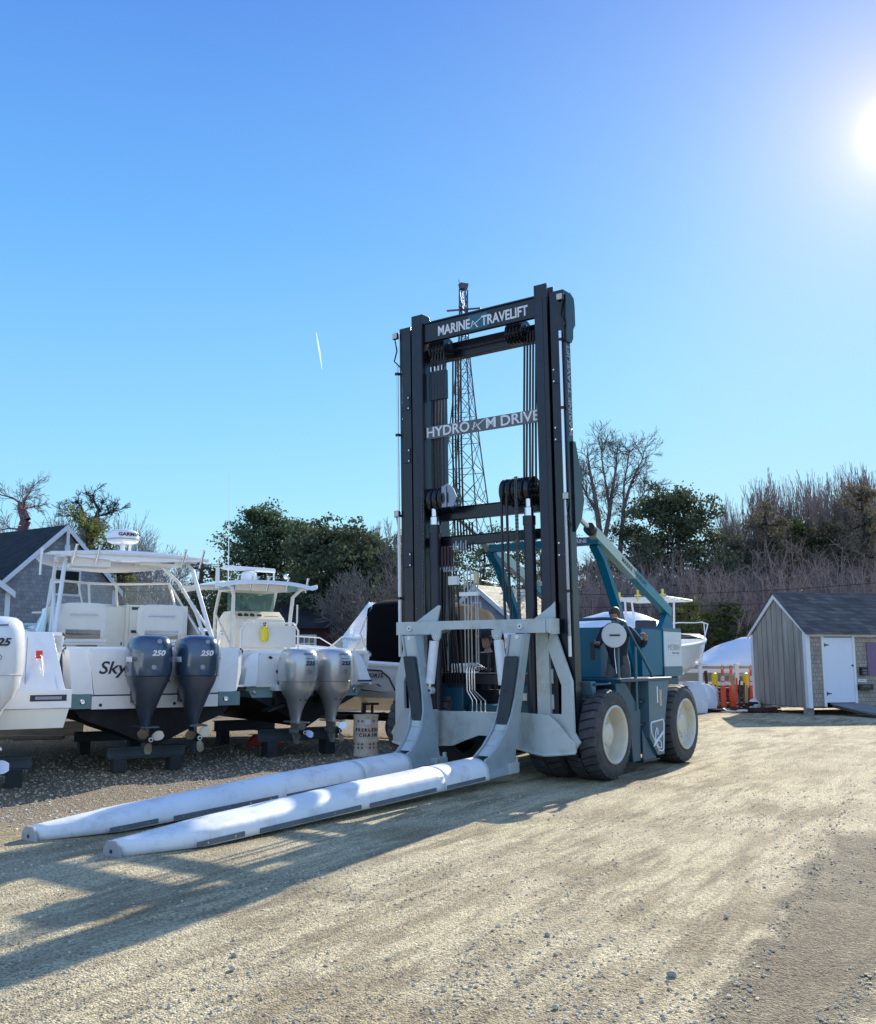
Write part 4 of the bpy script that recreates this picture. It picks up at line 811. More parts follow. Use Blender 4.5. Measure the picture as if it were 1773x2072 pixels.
def mth(op,a,b=None,c=None):
    x=nd('ShaderNodeMath'); x.operation=op
    for i,v in enumerate((a,b,c)):
        if v is None: continue
        if isinstance(v,(int,float)): x.inputs[i].default_value=v
        else: lk(v,x.inputs[i])
    return x.outputs[0]
streak=noisen(mpA.outputs[0],1.6,8,.65); big=noisen(P_,.45,4); mid=noisen(P_,3.5,8,.7); fine=noisen(P_,38,6,.75)
dirt=ramp(mid,(.3,(.78,.67,.45)),(.7,(1.0,.92,.68)))
dirt=mix(ramp(streak,(.47,(0,0,0)),(.60,(.85,)*3)),dirt,(.33,.265,.17))
dirt=mix(ramp(noisen(mp0.outputs[0],.55,5,.6),(.50,(0,0,0)),(.60,(.55,)*3)),dirt,(.36,.27,.16))
rut=noisen(mpA.outputs[0],5.5,7,.7); dirt=mix(ramp(rut,(.50,(0,0,0)),(.60,(.6,)*3)),dirt,(.26,.215,.15))
dirt=mix(ramp(big,(.45,(0,0,0)),(.65,(.5,)*3)),dirt,(1.0,.92,.70))
dirt=mix(mth('MULTIPLY',ramp(fine,(.40,(1,1,1)),(.50,(0,0,0))),.7),dirt,(.16,.14,.115)); dirt=mix(mth('MULTIPLY',ramp(noisen(P_,85,4,.8),(.52,(0,0,0)),(.62,(1,1,1))),.5),dirt,(.80,.73,.55))
vo=nd('ShaderNodeTexVoronoi'); vo.inputs['Scale'].default_value=24; lk(P_,vo.inputs[0])
vo2=nd('ShaderNodeTexVoronoi'); vo2.inputs['Scale'].default_value=48; lk(P_,vo2.inputs[0])
spots=mth('MULTIPLY',ramp(vo.outputs['Distance'],(.20,(1,1,1)),(.30,(0,0,0))),ramp(noisen(P_,1.3,6,.7),(.44,(0,0,0)),(.58,(1,1,1))))
vo3=nd('ShaderNodeTexVoronoi'); vo3.inputs['Scale'].default_value=75; lk(P_,vo3.inputs[0]); dirt=mix(1,dirt,(1.06,1.03,.93),'MULTIPLY'); dirt=mix(mth('MULTIPLY',ramp(noisen(P_,1.9,5,.7),(.35,(.35,)*3),(.6,(1,1,1))),.75),dirt,mix(1,dirt,ramp(vo3.outputs['Color'],(.10,(.34,.33,.32)),(.34,(.95,.95,.93)),(.85,(1.35,1.34,1.28))),'MULTIPLY'))
dirt=mix(mth('MULTIPLY',spots,.85),dirt,(.13,.12,.105))
rg=ramp(vo2.outputs['Color'],(.15,(.13,.115,.10)),(.5,(.42,.34,.23)),(.85,(.70,.60,.44)))
grav=mix(.3,rg,ramp(vo.outputs['Color'],(.2,(.12,.10,.08)),(.8,(.62,.53,.38))))
grav=mix(ramp(mid,(.35,(0,0,0)),(.6,(.6,)*3)),grav,(.44,.36,.25))
sx=nd('ShaderNodeSeparateXYZ'); lk(P_,sx.inputs[0])
# gravel lies beyond the line through (-4.5,10.2) and (-.7,15.9)
gm=mth('ADD',mth('MULTIPLY',mth('ADD',sx.outputs[1],mth('MULTIPLY',sx.outputs[0],-1.5)),.5),mth('MULTIPLY',mth('SUBTRACT',mid,.5),2.2))
gmask=ramp(mth('SUBTRACT',gm,8.1),(.0,(0,0,0)),(.6,(1,1,1)))
col=mix(gmask,dirt,grav)
# tyre lane of darker churned dirt
ln=mth('ABSOLUTE',mth('ADD',mth('SUBTRACT',mth('MULTIPLY',sx.outputs[0],.88),mth('MULTIPLY',sx.outputs[1],.47)),mth('ADD',.81,mth('MULTIPLY',mth('SUBTRACT',noisen(P_,1.3,5),.5),.8))))
lane=mth('MULTIPLY',ramp(ln,(.32,(1,1,1)),(.44,(0,0,0))),ramp(mid,(.3,(.6,)*3),(.62,(1,1,1))))
lane=mth('MULTIPLY',lane,ramp(mth('MULTIPLY',sx.outputs[1],.1),(.95,(1,1,1)),(1.3,(0,0,0))))
col=mix(mth('MULTIPLY',lane,.92),col,mix(1,ramp(vo3.outputs['Color'],(.2,(.5,.5,.5)),(.8,(1.3,1.3,1.3))),mix(fine,(.10,.082,.06),(.30,.24,.16)),'MULTIPLY'))
# grass verge far back
gv=ramp(mth('MULTIPLY',mth('SUBTRACT',mth('ADD',sx.outputs[1],mth('MULTIPLY',mid,4)),36.5),.5),(.2,(0,0,0)),(.6,(1,1,1)))
col=mix(gv,col,mix(mid,(.10,.13,.03),(.28,.24,.12)))
lk(col,bs.inputs['Base Color'])
wv=mth('SINE',mth('MULTIPLY',mth('ADD',mth('ADD',mth('MULTIPLY',sx.outputs[0],.47),mth('MULTIPLY',sx.outputs[1],.88)),mth('MULTIPLY',mid,.05)),60)); fine_h=mth('ADD',mth('MULTIPLY',fine,.9),mth('ADD',mth('MULTIPLY',mth('MULTIPLY',wv,lane),.03),mth('ADD',mth('MULTIPLY',rut,-.5),mth('MULTIPLY',vo3.outputs['Distance'],-.8))))
hgt=mth('ADD',fine_h,mth('ADD',mth('MULTIPLY',mid,.2),mth('MULTIPLY',vo.outputs['Distance'],-.7)))
hgt2=mth('ADD',mth('MULTIPLY',mth('MULTIPLY',vo2.outputs['Distance'],-2.2),gmask),hgt)
bp=nd('ShaderNodeBump'); bp.inputs['Strength'].default_value=1; bp.inputs['Distance'].default_value=.05; lk(hgt2,bp.inputs['Height']); lk(bp.outputs[0],bs.inputs['Normal'])
me.materials.append(m)
# loose stones (nobody could count them)
import numpy as np
def stones(name,n,place,smin,smax,matl,label):
    ico=[(0,0,1),(.894,0,.447),(.276,.851,.447),(-.724,.526,.447),(-.724,-.526,.447),(.276,-.851,.447),(.724,.526,-.447),(-.276,.851,-.447),(-.894,0,-.447),(-.276,-.851,-.447),(.724,-.526,-.447),(0,0,-1)]
    fc=[(0,1,2),(0,2,3),(0,3,4),(0,4,5),(0,5,1),(1,6,2),(2,7,3),(3,8,4),(4,9,5),(5,10,1),(6,7,2),(7,8,3),(8,9,4),(9,10,5),(10,6,1),(11,7,6),(11,8,7),(11,9,8),(11,10,9),(11,6,10)]
    rs=np.random.RandomState(3); V_=[];F_=[]; ic=np.array(ico); f_=np.array(fc); k=0
    for i in range(n):
        x,y=place(rs); s=smin*(smax/smin)**(rs.rand()**2.6)
        v=ic*(1+rs.uniform(-.25,.25,(12,1)))*np.array([1,rs.uniform(.6,1),rs.uniform(.4,.75)])*s
        a=rs.rand()*6.28; c,s_=math.cos(a),math.sin(a); v=np.stack([v[:,0]*c-v[:,1]*s_,v[:,0]*s_+v[:,1]*c,v[:,2]],1)+np.array([x,y,gh(x,y)+s*.22])
        V_.append(v);F_.append(f_+12*k);k+=1
    V_=np.concatenate(V_);F_=np.concatenate(F_)
    me=bpy.data.meshes.new(name); me.from_pydata(V_.tolist(),[],F_.tolist()); me.materials.append(matl); o=bpy.data.objects.new(name,me); COL.objects.link(o); tag(o,label,'stones',kind='stuff')
stm=mat('field_stone',(.46,.41,.32),.8,var=.75,vs=9,bump=.2)
def pl_near(rs):
    while 1:
        y=2.6+13*rs.rand()**1.6; x=rs.uniform(-.50,.50)*y*1.02
        if noise.noise(Vector((x*.7,y*.7,5)))+.25>rs.rand()*.8: return x,y
stones('loose_stones',20000,pl_near,.003,.015,stm,'small loose stones scattered over the dry dirt in the foreground')
def pl_tr(rs):
    t=[TR1,TR2,TR3][rs.choice(3,p=[.42,.33,.25])]; i=rs.randint(len(t)-1); u=rs.rand(); a,b=t[i],t[i+1]
    return a[0]+(b[0]-a[0])*u+rs.normal()*.07, a[1]+(b[1]-a[1])*u+rs.normal()*.045
stones('tyre_track_crumbs',2600,pl_tr,.004,.017,mat('dirt_clod',(.62,.52,.34),.9,var=.35,vs=9,bump=.3),'clods and stones pushed up in lines along the tyre tracks')
def pl_gr(rs):
    while 1:
        y=rs.uniform(9.5,22); x=rs.uniform(-.5,.06)*y
        if y-1.5*x>16.2: return x,y
stones('gravel',9000,pl_gr,.010,.026,mat('pale_gravel',(.54,.46,.34),.8,var=.5,vs=7),'coarse pale gravel spread under and around the boats')
for px,py,s in((474,1935,.022),(470,1962,.025),(1108,1893,.022),(1470,1856,.02),(1360,1975,.03),(1125,2040,.02)):
    p=gpt(px,py-90) if 0 else gpt(px,py)
    mb=MB(stm); mb.ell((0,0,0),s,s*.75,s*.6,7,5); o=mb.build('stone'); o.location=(p.x,p.y,s*.3); o.rotation_euler=(0,0,px)
    tag(o,'fist sized grey stone lying on the open dirt in the foreground','stone','single larger stones in the foreground')
# ---------------------------------------------------------------- shed
cw=mat('weathered_grey_board',(.32,.295,.26),.8,var=.3,vs=1.2,aniso=(3,3,.4),bump=.25,dirt=(.12,.11,.11),dirta=.5)
wtrim=mat('white_painted_trim',(.72,.74,.78),.5,var=.04,dirt=(.5,.5,.48),dirta=.2)
def shmat(name,col,sx=6.,sz=7.,var=.3,rough=.85,coords='Object'):
    m=bpy.data.materials.new(name); m.use_nodes=True; N=m.node_tree.nodes; L_=m.node_tree.links; b=N['Principled BSDF']; b.inputs['Roughness'].default_value=rough
    tc=N.new('ShaderNodeTexCoord'); br=N.new('ShaderNodeTexBrick'); sp=N.new('ShaderNodeSeparateXYZ'); cb=N.new('ShaderNodeCombineXYZ'); ad=N.new('ShaderNodeMath'); ad.operation='ADD'
    L_.new(tc.outputs['Object'],sp.inputs[0]); L_.new(sp.outputs[0],ad.inputs[0]); L_.new(sp.outputs[1],ad.inputs[1]); L_.new(ad.outputs[0],cb.inputs[0]); L_.new(sp.outputs[2],cb.inputs[1]); L_.new(cb.outputs[0],br.inputs[0])
    c=Vector(col); br.inputs['Color1'].default_value=(*(c*(1-var)),1); br.inputs['Color2'].default_value=(*(c*(1+var)),1); br.inputs['Mortar'].default_value=(*(c*.35),1)
    br.inputs['Scale'].default_value=1; br.inputs['Brick Width'].default_value=1/sx; br.inputs['Row Height'].default_value=1/sz; br.inputs['Mortar Size'].default_value=.006; br.inputs['Mortar Smooth'].default_value=.4
    n=N.new('ShaderNodeTexNoise'); n.inputs['Scale'].default_value=2.5; n.inputs['Detail'].default_value=9; n.inputs['Roughness'].default_value=.7; L_.new(tc.outputs['Object'],n.inputs[0])
    mx=N.new('ShaderNodeMixRGB'); mx.blend_type='MULTIPLY'; mx.inputs[0].default_value=.7; r=N.new('ShaderNodeValToRGB'); r.color_ramp.elements[0].position=.3; r.color_ramp.elements[0].color=(.6,.6,.6,1); r.color_ramp.elements[1].position=.7; r.color_ramp.elements[1].color=(1.25,1.25,1.25,1)
    L_.new(n.outputs[0],r.inputs[0]); L_.new(br.outputs[0],mx.inputs[1]); L_.new(r.outputs[0],mx.inputs[2]); L_.new(mx.outputs[0],b.inputs['Base Color'])
    bp=N.new('ShaderNodeBump'); bp.inputs['Strength'].default_value=.5; bp.inputs['Distance'].default_value=.02; L_.new(br.outputs[1],bp.inputs['Height']); bp.invert=True; L_.new(bp.outputs[0],b.inputs['Normal']); return m
cedar=shmat('weathered_cedar_shingle',(.34,.30,.26),8,8,.14); darkroof=shmat('charcoal_roof_shingle',(.105,.096,.090),3.2,9,.35); tanroof=shmat('tan_roof_shingle',(.66,.58,.40),3,5,.15); blackroof=shmat('black_roof_shingle',(.018,.02,.024),3,6,.4); greysh=shmat('grey_blue_wall_shingle',(.28,.30,.33),4,5,.14)
shed=thing('garden_shed','small grey board shed with dark shingle roof, white door and mauve shutters','shed',(10.94,28.9,0),R(12.7))
W,Lh=3.0,7.0
mb=MB(cw); nb=10
for i in range(nb):
    y0=.04+i*(W-.08)/nb; y1=.04+(i+1)*(W-.08)/nb-.03; h=lambda y:2.40+1.16*(1-abs(y-W/2)/(W/2))
    mb.prism([(y0,.22),(y1,.22),(y1,h(y1)-.02)]+([(W/2,h(W/2)-.02)] if y0<W/2<y1 else [])+[(y0,h(y0)-.02)],'x',-.02+.006*(i%2),.03)
mb.m(blk).box(.0,.02,.05,W-.05,.22,2.38); mb.m(cw).box(Lh-.04,Lh,0,W,.22,2.4).box(.1,Lh,W-.04,W,.22,2.4); mb.build('side_wall',shed)
mb=MB(cedar); mb.box(.03,.53,.0,.05,.24,2.32).box(1.60,Lh,.0,.05,.24,2.32).box(.53,1.60,.0,.05,2.31,2.34); mb.build('front_wall',shed)
mb=MB(wtrim); mb.box(-.03,.10,-.035,-.001,.2,2.36).box(-.045,-.022,-.03,.12,.2,2.42).box(.101,Lh,-.035,-.001,2.30,2.40).box(.49,.57,-.032,-.001,.24,2.299).box(1.53,1.61,-.032,-.001,.24,2.299).box(.101,.489,-.03,-.001,.22,.27) if 0 else mb.box(-.03,.10,-.035,-.001,.2,2.299).box(-.045,-.022,-.03,.12,.2,2.42).box(-.03,Lh,-.036,-.001,2.30,2.42).box(.49,.57,-.032,-.001,.24,2.299).box(1.53,1.61,-.032,-.001,.24,2.299)
mb.box(-.045,-.022,W-.1,W+.02,.2,2.42)
for a,b in((-.14,W/2),(W+.14,W/2)):
    mb.add([(x,y,z) for x in(-.09,-.047) for y,z in((a,2.40-.10),(a,2.40+.03),(b,3.66),(b,3.50))],[(0,1,2,3),(7,6,5,4),(0,4,5,1),(1,5,6,2),(2,6,7,3),(3,7,4,0)])
mb.build('white_trim',shed)
mb=MB(darkroof)
for a in(-.18,W+.18):
    s=1 if a<0 else -1
    mb.add([(x,y,z) for x in(-.12,Lh+.1) for y,z in((a,2.36),(a,2.40),(W/2,3.71),(W/2,3.66))],[(0,1,2,3),(7,6,5,4),(0,4,5,1),(1,5,6,2),(2,6,7,3),(3,7,4,0)])
mb.build('roof',shed)
mb=MB(mat('white_door_paint',(.66,.72,.82),.4,var=.03)); mb.box(.575,1.525,-.02,.0,.36,2.27); d=mb.build('door',shed)
for z in(.62,2.05): MB(blk).box(.58,.60,-.032,-.021,z-.06,z+.06).prism([(.60,z-.03),(.60,z+.03),(.75,z+.008),(.75,z-.008)],'y',-.03,-.021).build('strap_hinge',d); MB(blk).box(1.47,1.52,-.045,-.021,1.42,1.47).build('door_latch',d)
for x in(2.02,3.32): MB(mat('mauve_shutter',(.17,.11,.20),.5,var=.1)).box(x,x+.33,-.03,-.001,1.16,2.12).build('shutter',shed)
wn=MB(wtrim); wn.box(2.37,2.43,-.035,-.001,1.14,2.12).box(3.24,3.30,-.035,-.001,1.14,2.12).box(2.43,3.24,-.035,-.001,2.06,2.12).box(2.43,3.24,-.035,-.001,1.14,1.20).box(2.43,3.24,-.028,-.001,1.61,1.65).box(2.69,2.71,-.025,-.002,1.2,1.61).box(2.96,2.98,-.025,-.002,1.2,1.61).box(2.69,2.71,-.025,-.002,1.65,2.06).box(2.96,2.98,-.025,-.002,1.65,2.06).box(2.43,3.24,-.024,-.003,1.84,1.86)
w_=wn.build('window',shed); MB(mat('dark_window_glass',(.02,.025,.03),.05,var=.3,spec=.8)).box(2.43,3.24,-.012,-.003,1.2,2.06).build('pane',w_)
mb=MB(blk); mb.box(1.73,1.94,-.12,-.001,1.16,1.36).prism([(1.72,1.36),(1.95,1.36),(1.92,1.40),(1.75,1.40)],'y',-.13,-.0); mb.m(gdecal).box(1.77,1.9,-.124,-.121,1.29,1.31).box(1.77,1.9,-.124,-.121,1.21,1.23); mb.build('mailbox',shed)
MB(decal).box(1.66,1.94,-.02,-.001,.95,1.04).m(ddecal).text('OFFICE',.06,(1.80,-.022,.995),(1,0,0),(0,0,1),0,.0,.001,1.1).build('sign_plate',shed)
MB(blk).box(1.64,2.08,-.14,-.001,.72,.89).m(gdecal).text('DROP BOX',.05,(1.86,-.142,.83),(1,0,0),(0,0,1),0,0,.001,1.0).build('drop_box',shed)
MB(decal).box(2.35,2.45,-.02,-.001,.80,1.08).build('notice_plate',shed)
for x,y in((-.0,.12),(.0,W-.2),(3,.1),(0.9,1.5)): MB(mat('concrete_block',(.3,.29,.27),.9,var=.2,bump=.2)).box(x,x+.22,y,y+.2,-.01,.215).build('foundation_block',shed)
MB(wd_:=mat('floor_joist',(.07,.06,.05),.8,var=.2)).box(.02,Lh-.05,.02,W-.02,.2,.219).build('floor',shed)
rp=thing('wooden_ramp','grey board ramp leading from the dirt up to the white shed door','ramp',(10.94,28.9,0),R(12.7))
mb=MB(mat('ramp_boards',(.20,.21,.22),.8,var=.25,vs=3,bump=.2))
for i in range(14):
    t0=i/14;t1=(i+.94)/14; a=V(.66+.5*t0,-.05-1.9*t0,.34-.31*t0); b=V(.66+.5*t1,-.05-1.9*t1,.34-.31*t1)
    mb.add([a,a+V(1.0,0,0),b+V(1.0,0,0),b,a-V(0,0,.03),a+V(1.0,0,-.03),b+V(1,0,-.03),b-V(0,0,.03)],[(0,1,2,3),(7,6,5,4),(0,4,5,1),(1,5,6,2),(2,6,7,3),(3,7,4,0)])
mb.build('deck_boards',rp); mb=MB(wd_); mb.bar((.70,-.1,.27),(1.18,-1.9,.0),.04,.1).bar((1.6,-.1,.27),(2.1,-1.9,.0),.04,.1).build('stringer',rp)
# ---------------------------------------------------------------- houses
def gable_house(label,x,y,rz,Wd,Ln,ze,za,wall,roof,ov=.25,vent=False,name='house'):
    """gable wall faces local -y, ridge runs along +y"""
    t=thing(name,label,'house',(x,y,0),rz)
    mb=MB(wall); mb.prism([(-Wd/2,0),(Wd/2,0),(Wd/2,ze),(0,za),(-Wd/2,ze)],'y',0,Ln); mb.build('wall',t)
    k=(za-ze)/(Wd/2); mb=MB(roof)
    for s in(1,-1): mb.add([(s*xx,yy,zz) for yy in(-ov,Ln+ov) for xx,zz in((0,za+.02),(0,za+.14),(Wd/2+ov,ze-k*ov+.14),(Wd/2+ov,ze-k*ov+.02))],[(0,1,2,3),(7,6,5,4),(0,4,5,1),(1,5,6,2),(2,6,7,3),(3,7,4,0)])
    mb.build('roof',t)
    mb=MB(wtrim)
    for s in(1,-1):
        mb.add([(s*xx,yy,zz) for yy in(-ov-.04,-ov-.002) for xx,zz in((0,za-.14),(0,za+.15),(Wd/2+ov,ze-k*ov+.15),(Wd/2+ov,ze-k*ov-.12))],[(0,1,2,3),(7,6,5,4),(0,4,5,1),(1,5,6,2),(2,6,7,3),(3,7,4,0)])
        mb.box(s*Wd/2-.1,s*Wd/2+.1,-.03,-.001,0,ze-.05)
    mb.build('trim',t)
    if vent: MB(wtrim).box(-.28,.28,-.05,-.001,za-1.25,za-.75).m(gdecal).box(-.2,.2,-.055,-.051,za-1.18,za-.82).build('gable_vent',t)
    return t
def window(t,x0,x1,z0,z1,nm='window',y=-.001,nx=2,nz=2):
    mb=MB(wtrim); mb.box(x0-.1,x1+.1,y-.05,y,z0-.1,z0).box(x0-.1,x1+.1,y-.05,y,z1,z1+.1).box(x0-.1,x0,y-.05,y,z0,z1).box(x1,x1+.1,y-.05,y,z0,z1)
    for i in range(1,nx): xx=x0+(x1-x0)*i/nx; mb.box(xx-.02,xx+.02,y-.04,y-.02,z0,z1)
    for i in range(1,nz): zz=z0+(z1-z0)*i/nz; mb.box(x0,x1,y-.042,y-.021,zz-.02,zz+.02)
    w=mb.build(nm,t); MB(MATS['dark_window_glass']).box(x0,x1,y-.018,y,z0,z1).build('pane',w)
a=at(130,1068,48)
hl=gable_house('grey shingled house with steep black roof and a skylight behind the left boats',a.x,a.y,R(56),6.4,14,a.z-2.9,a.z,greysh,blackroof,.3,name='shingled_house')
window(hl,-.35,1.0,a.z-3.3,a.z-2.15,nx=1,nz=1); MB(wtrim).box(-.08,.08,-.4,-.36,a.z-.9,a.z-.2).box(-.14,.14,-.4,-.35,a.z-1.2,a.z-.9).build('gable_ornament',hl)
k_=2.9/3.2; M_=Matrix.Translation((-3.0,3.2,a.z-3.0*k_+.16))@Matrix.Rotation(-math.atan(k_),4,'Y')
MB(wtrim,M_).box(-.9,.9,-.55,.55,0,.08).m(mat('skylight_glass',(.05,.28,.40),.08,spec=.9)).box(-.8,.8,-.45,.45,.081,.1).build('skylight',hl)
a=at(-50,1100,40)
h2=gable_house('small grey gable with white corner boards at the far left behind the large white boat',a.x-.75,a.y,R(35),4.2,7,at(31,1187,40).z-.1,at(-50,1118,40).z,greysh,blackroof,.25,name='shingled_cottage')
a=at(966,1189,50)
h3=gable_house('blue grey gabled house with tan shingle roof seen through the forklift mast',a.x,a.y,R(-40),5.2,5.5,a.z-1.95,a.z,shmat('blue_grey_siding',(.27,.34,.42),1,6,.05),tanroof,.2,True,'gabled_house')
mb=MB(wtrim); mb.box(-1.7,2.3,-.06,-.001,a.z-2.75,a.z-2.3); mb.build('header_board',h3); window(h3,-.4,.7,1.2,2.6,nx=3,nz=3)
a=at(645,1196,40)
h4=thing('red_house','low dark red house with white paned windows in the shade of the cedar','house',(a.x,a.y,0),R(3))
rw=shmat('dark_red_clapboard',(.075,.028,.030),1,8,.15)
MB(rw).box(-2.6,3.2,0,5,0,2.95).build('wall',h4); MB(blackroof).prism([(-.4,2.85),(5.4,2.85),(2.5,4.3)],'x',-2.9,3.5).build('roof',h4)
window(h4,-.75,-.15,1.45,2.5,nx=3,nz=4); window(h4,1.9,2.5,1.45,2.5,nx=3,nz=4); dd=MB(mat('dark_green_door',(.02,.05,.05),.5)).box(.9,1.75,-.06,-.001,.1,2.15).build('door',h4); MB(decal).box(1.05,1.18,-.07,-.061,1.35,1.8).build('door_notice',dd)
# ---------------------------------------------------------------- vehicle behind the left boats
a=at(48,1250,27); car=thing('parked_car','dark parked car seen from the front behind the left boats, trees mirrored in its windshield','car',(a.x,a.y,0),R(-28))
cp=mat('dark_car_paint',(.015,.017,.02),.2,coat=1)
mb=MB(cp); prof=[(-.95,.45),(-.95,1.0),(-.80,1.28),(.25,1.38),(1.05,2.0),(1.35,2.10),(3.3,2.08),(3.75,1.45),(3.8,.5)]
mb.loft([[(s*.93 if z<1.4 else s*.74,y-1,z+.55) for y,z in prof] for s in(-1,-.5,0,.5,1)],True,True,False); mb.build('car_body',car,.05)
cg=mat('car_windshield',(.06,.10,.085),.04,spec=1,coat=1); MB(cg).add([(-.78,-.74,1.97),(.78,-.74,1.97),(.66,.0,2.54),(-.66,.0,2.54)],[(0,1,2,3)]).build('windshield',car)
for s in(1,-1):
    MB(pwhite).box(s*.75-.12,s*.75+.12,-1.98,-1.96,1.35,1.5).build('headlight',car)
    for yy in(-1.3,1.9): MB(tyre).lathe([(.01,-.11),(.3,-.11),(.36,-.07),(.36,.07),(.3,.11),(.01,.11)],(s*.85,yy,.36),(1,0,0),20).build('wheel',car)
# ---------------------------------------------------------------- lattice tower, pole, wires
a=at(938,577,62); tz=a.z; tw=thing('lattice_tower','tall thin lattice antenna tower rising behind the forklift mast','tower',(a.x,a.y,0),R(22))
tm_=mat('tower_steel',(.10,.08,.09),.5,metal=.5,var=.2)
rr=lambda z: .30+ (3.3)*max(0,1-z/23.5)**1.25
lv=[0,3.4,6.4,9.1,11.5,13.7,15.7,17.5,19.1,20.5,21.7,22.8,23.8,tz-.3]
cr=lambda i,z:V(rr(z)*math.cos(i*PI/2),rr(z)*math.sin(i*PI/2),z)
lg=MB(tm_);br_=MB(tm_)
for i in range(4):
    lg.tube([cr(i,z) for z in lv],.045,5)
    for z0,z1 in zip(lv,lv[1:]):
        br_.tube([cr(i,z0),cr(i+1,z1)],.022,4).tube([cr(i+1,z0),cr(i,z1)],.022,4).tube([cr(i,z1),cr(i+1,z1)],.022,4)
        if z0<12: 
            zm=(z0+z1)/2; br_.tube([(cr(i,z0)+cr(i+1,z0))/2,cr(i,zm)],.018,4).tube([(cr(i,z0)+cr(i+1,z0))/2,cr(i+1,zm)],.018,4)
lg.build('tower_leg',tw); br_.build('lattice_bracing',tw)
mb=MB(tm_); mb.prism([(-.2,tz-.3),(.2,tz-.3),(.30,tz+.08),(-.30,tz+.08)],'y',-.22,.22); mb.tube([(-.3,0,tz+.1),(-.35,0,tz+.35)],.02,5); mb.build('top_platform',tw)
mb=MB(tm_); mb.box(-1.15,1.15,-.05,.05,24.72,24.82,Matrix.Rotation(R(-35),4,'Z')); mb.box(-.7,.7,-.04,.04,24.73,24.80,Matrix.Rotation(R(40),4,'Z')); mb.build('crossarm',tw)
a=at(409,1140,55); up=thing('utility_pole','dark wooden utility pole with a crossarm between the boats and the pines','pole',(a.x-.2,a.y,0),0)
wp=mat('pole_wood',(.06,.05,.045),.8,var=.2); MB(wp).tube([(0,0,0),(.2,0,a.z)],[.17,.11],8).build('pole',up); MB(wp).box(-.35,.75,-.05,.05,a.z-.35,a.z-.22).build('crossarm',up)
mb=MB(gdecal); [mb.cyl((x,0,a.z-.22),(x,0,a.z-.05),.04,8) for x in(-.3,-.1,.35,.7)]; mb.build('insulator',up)
def wire(pts,label,r=.012,grp=None):
    L_=[]
    for a_,b_ in zip(pts,pts[1:]):
        for i in range(13):
            t=i/12; p=V(*a_)*(1-t)+V(*b_)*t; p.z-=.9*4*t*(1-t)*(V(*a_)-V(*b_)).length/60; L_.append(p)
    o=MB(hose).tube(L_,r,4).build('overhead_wire'); tag(o,label,'wire',grp)
for k,(dx,dz) in enumerate(((-.3,0),(.1,-.05),(.7,0),(0,-1.2),(0,-1.5))):
    p=(a.x+dx,a.y,a.z+dz-.05); wire([(a.x-40,a.y-14,a.z+.6+dz),p,(a.x+34,a.y+14,a.z-.6+dz)],'thin dark overhead wire running to the utility pole behind the boats',.014,'wires on the utility pole')
for py,lb in((1180,'upper thin wire crossing in front of the right hand woods'),(1206,'lower thin wire crossing in front of the right hand woods')):
    q0=at(1150,py+22,44);q1=at(1830,py-6,40); wire([tuple(q0),tuple(q1)],lb,.011)
ct=thing('contrail','short faint white contrail in the blue sky left of the mast','contrail',tuple(at(645,706,900)),0); ct['kind']='stuff'
cm=bpy.data.materials.new('contrail_vapour'); cm.use_nodes=True; cN=cm.node_tree.nodes; cN.remove(cN['Principled BSDF']); c1=cN.new('ShaderNodeBsdfTranslucent'); c1.inputs[0].default_value=(1,1,1,1); c2=cN.new('ShaderNodeBsdfTransparent'); c3=cN.new('ShaderNodeMixShader'); c3.inputs[0].default_value=.2
cm.node_tree.links.new(c2.outputs[0],c3.inputs[1]); cm.node_tree.links.new(c1.outputs[0],c3.inputs[2]); cm.node_tree.links.new(c3.outputs[0],cN['Material Output'].inputs[0]); MB(cm).tube([at(640,672,900)-at(645,706,900),at(643,690,900)-at(645,706,900),at(647,712,900)-at(645,706,900),at(652,748,900)-at(645,706,900)],[.25,.75,.9,.2],8).build('vapour_trail',ct)
# ================================================================ trees
def leafmat(name,c1,c2,tr=.3):
    m=bpy.data.materials.new(name); m.use_nodes=True; N=m.node_tree.nodes; L_=m.node_tree.links; N.remove(N['Principled BSDF'])
    d=N.new('ShaderNodeBsdfDiffuse'); t=N.new('ShaderNodeBsdfTranslucent'); x=N.new('ShaderNodeMixShader'); x.inputs[0].default_value=tr
    tc=N.new('ShaderNodeTexCoord'); n=N.new('ShaderNodeTexNoise'); n.inputs['Scale'].default_value=1.1; n.inputs['Detail'].default_value=6; r=N.new('ShaderNodeValToRGB'); r.color_ramp.elements[0].position=.35; r.color_ramp.elements[1].position=.65
    r.color_ramp.elements[0].color=(*c1,1); r.color_ramp.elements[1].color=(*c2,1); L_.new(tc.outputs['Object'],n.inputs[0]); L_.new(n.outputs[0],r.inputs[0])
    for s in(d,t): L_.new(r.outputs[0],s.inputs['Color'])
    L_.new(d.outputs[0],x.inputs[1]); L_.new(t.outputs[0],x.inputs[2]); L_.new(x.outputs[0],N['Material Output'].inputs[0]); return m
lf_pine=leafmat('pine_needles',(.07,.105,.06),(.165,.215,.115)); lf_ced=leafmat('cedar_needles',(.055,.075,.05),(.13,.155,.09),.3); lf_yel=leafmat('yellow_green_foliage',(.10,.12,.03),(.22,.24,.08),.4)
lf_bro=leafmat('russet_pine_foliage',(.12,.115,.08),(.22,.19,.13)); lf_shr=leafmat('evergreen_shrub_leaves',(.03,.055,.02),(.10,.13,.05))
bark=mat('grey_bark',(.13,.105,.10),.9,var=.3,vs=2,bump=.3); barkd=mat('dark_bark',(.055,.04,.045),.9,var=.3,vs=2); barkp=mat('purple_brown_twigs',(.27,.205,.185),.9,var=.3,vs=.6); barks=mat('grey_shrub_twigs',(.15,.135,.125),.9,var=.3); barkl=mat('pale_grey_twigs',(.27,.25,.25),.9,var=.25,vs=1)
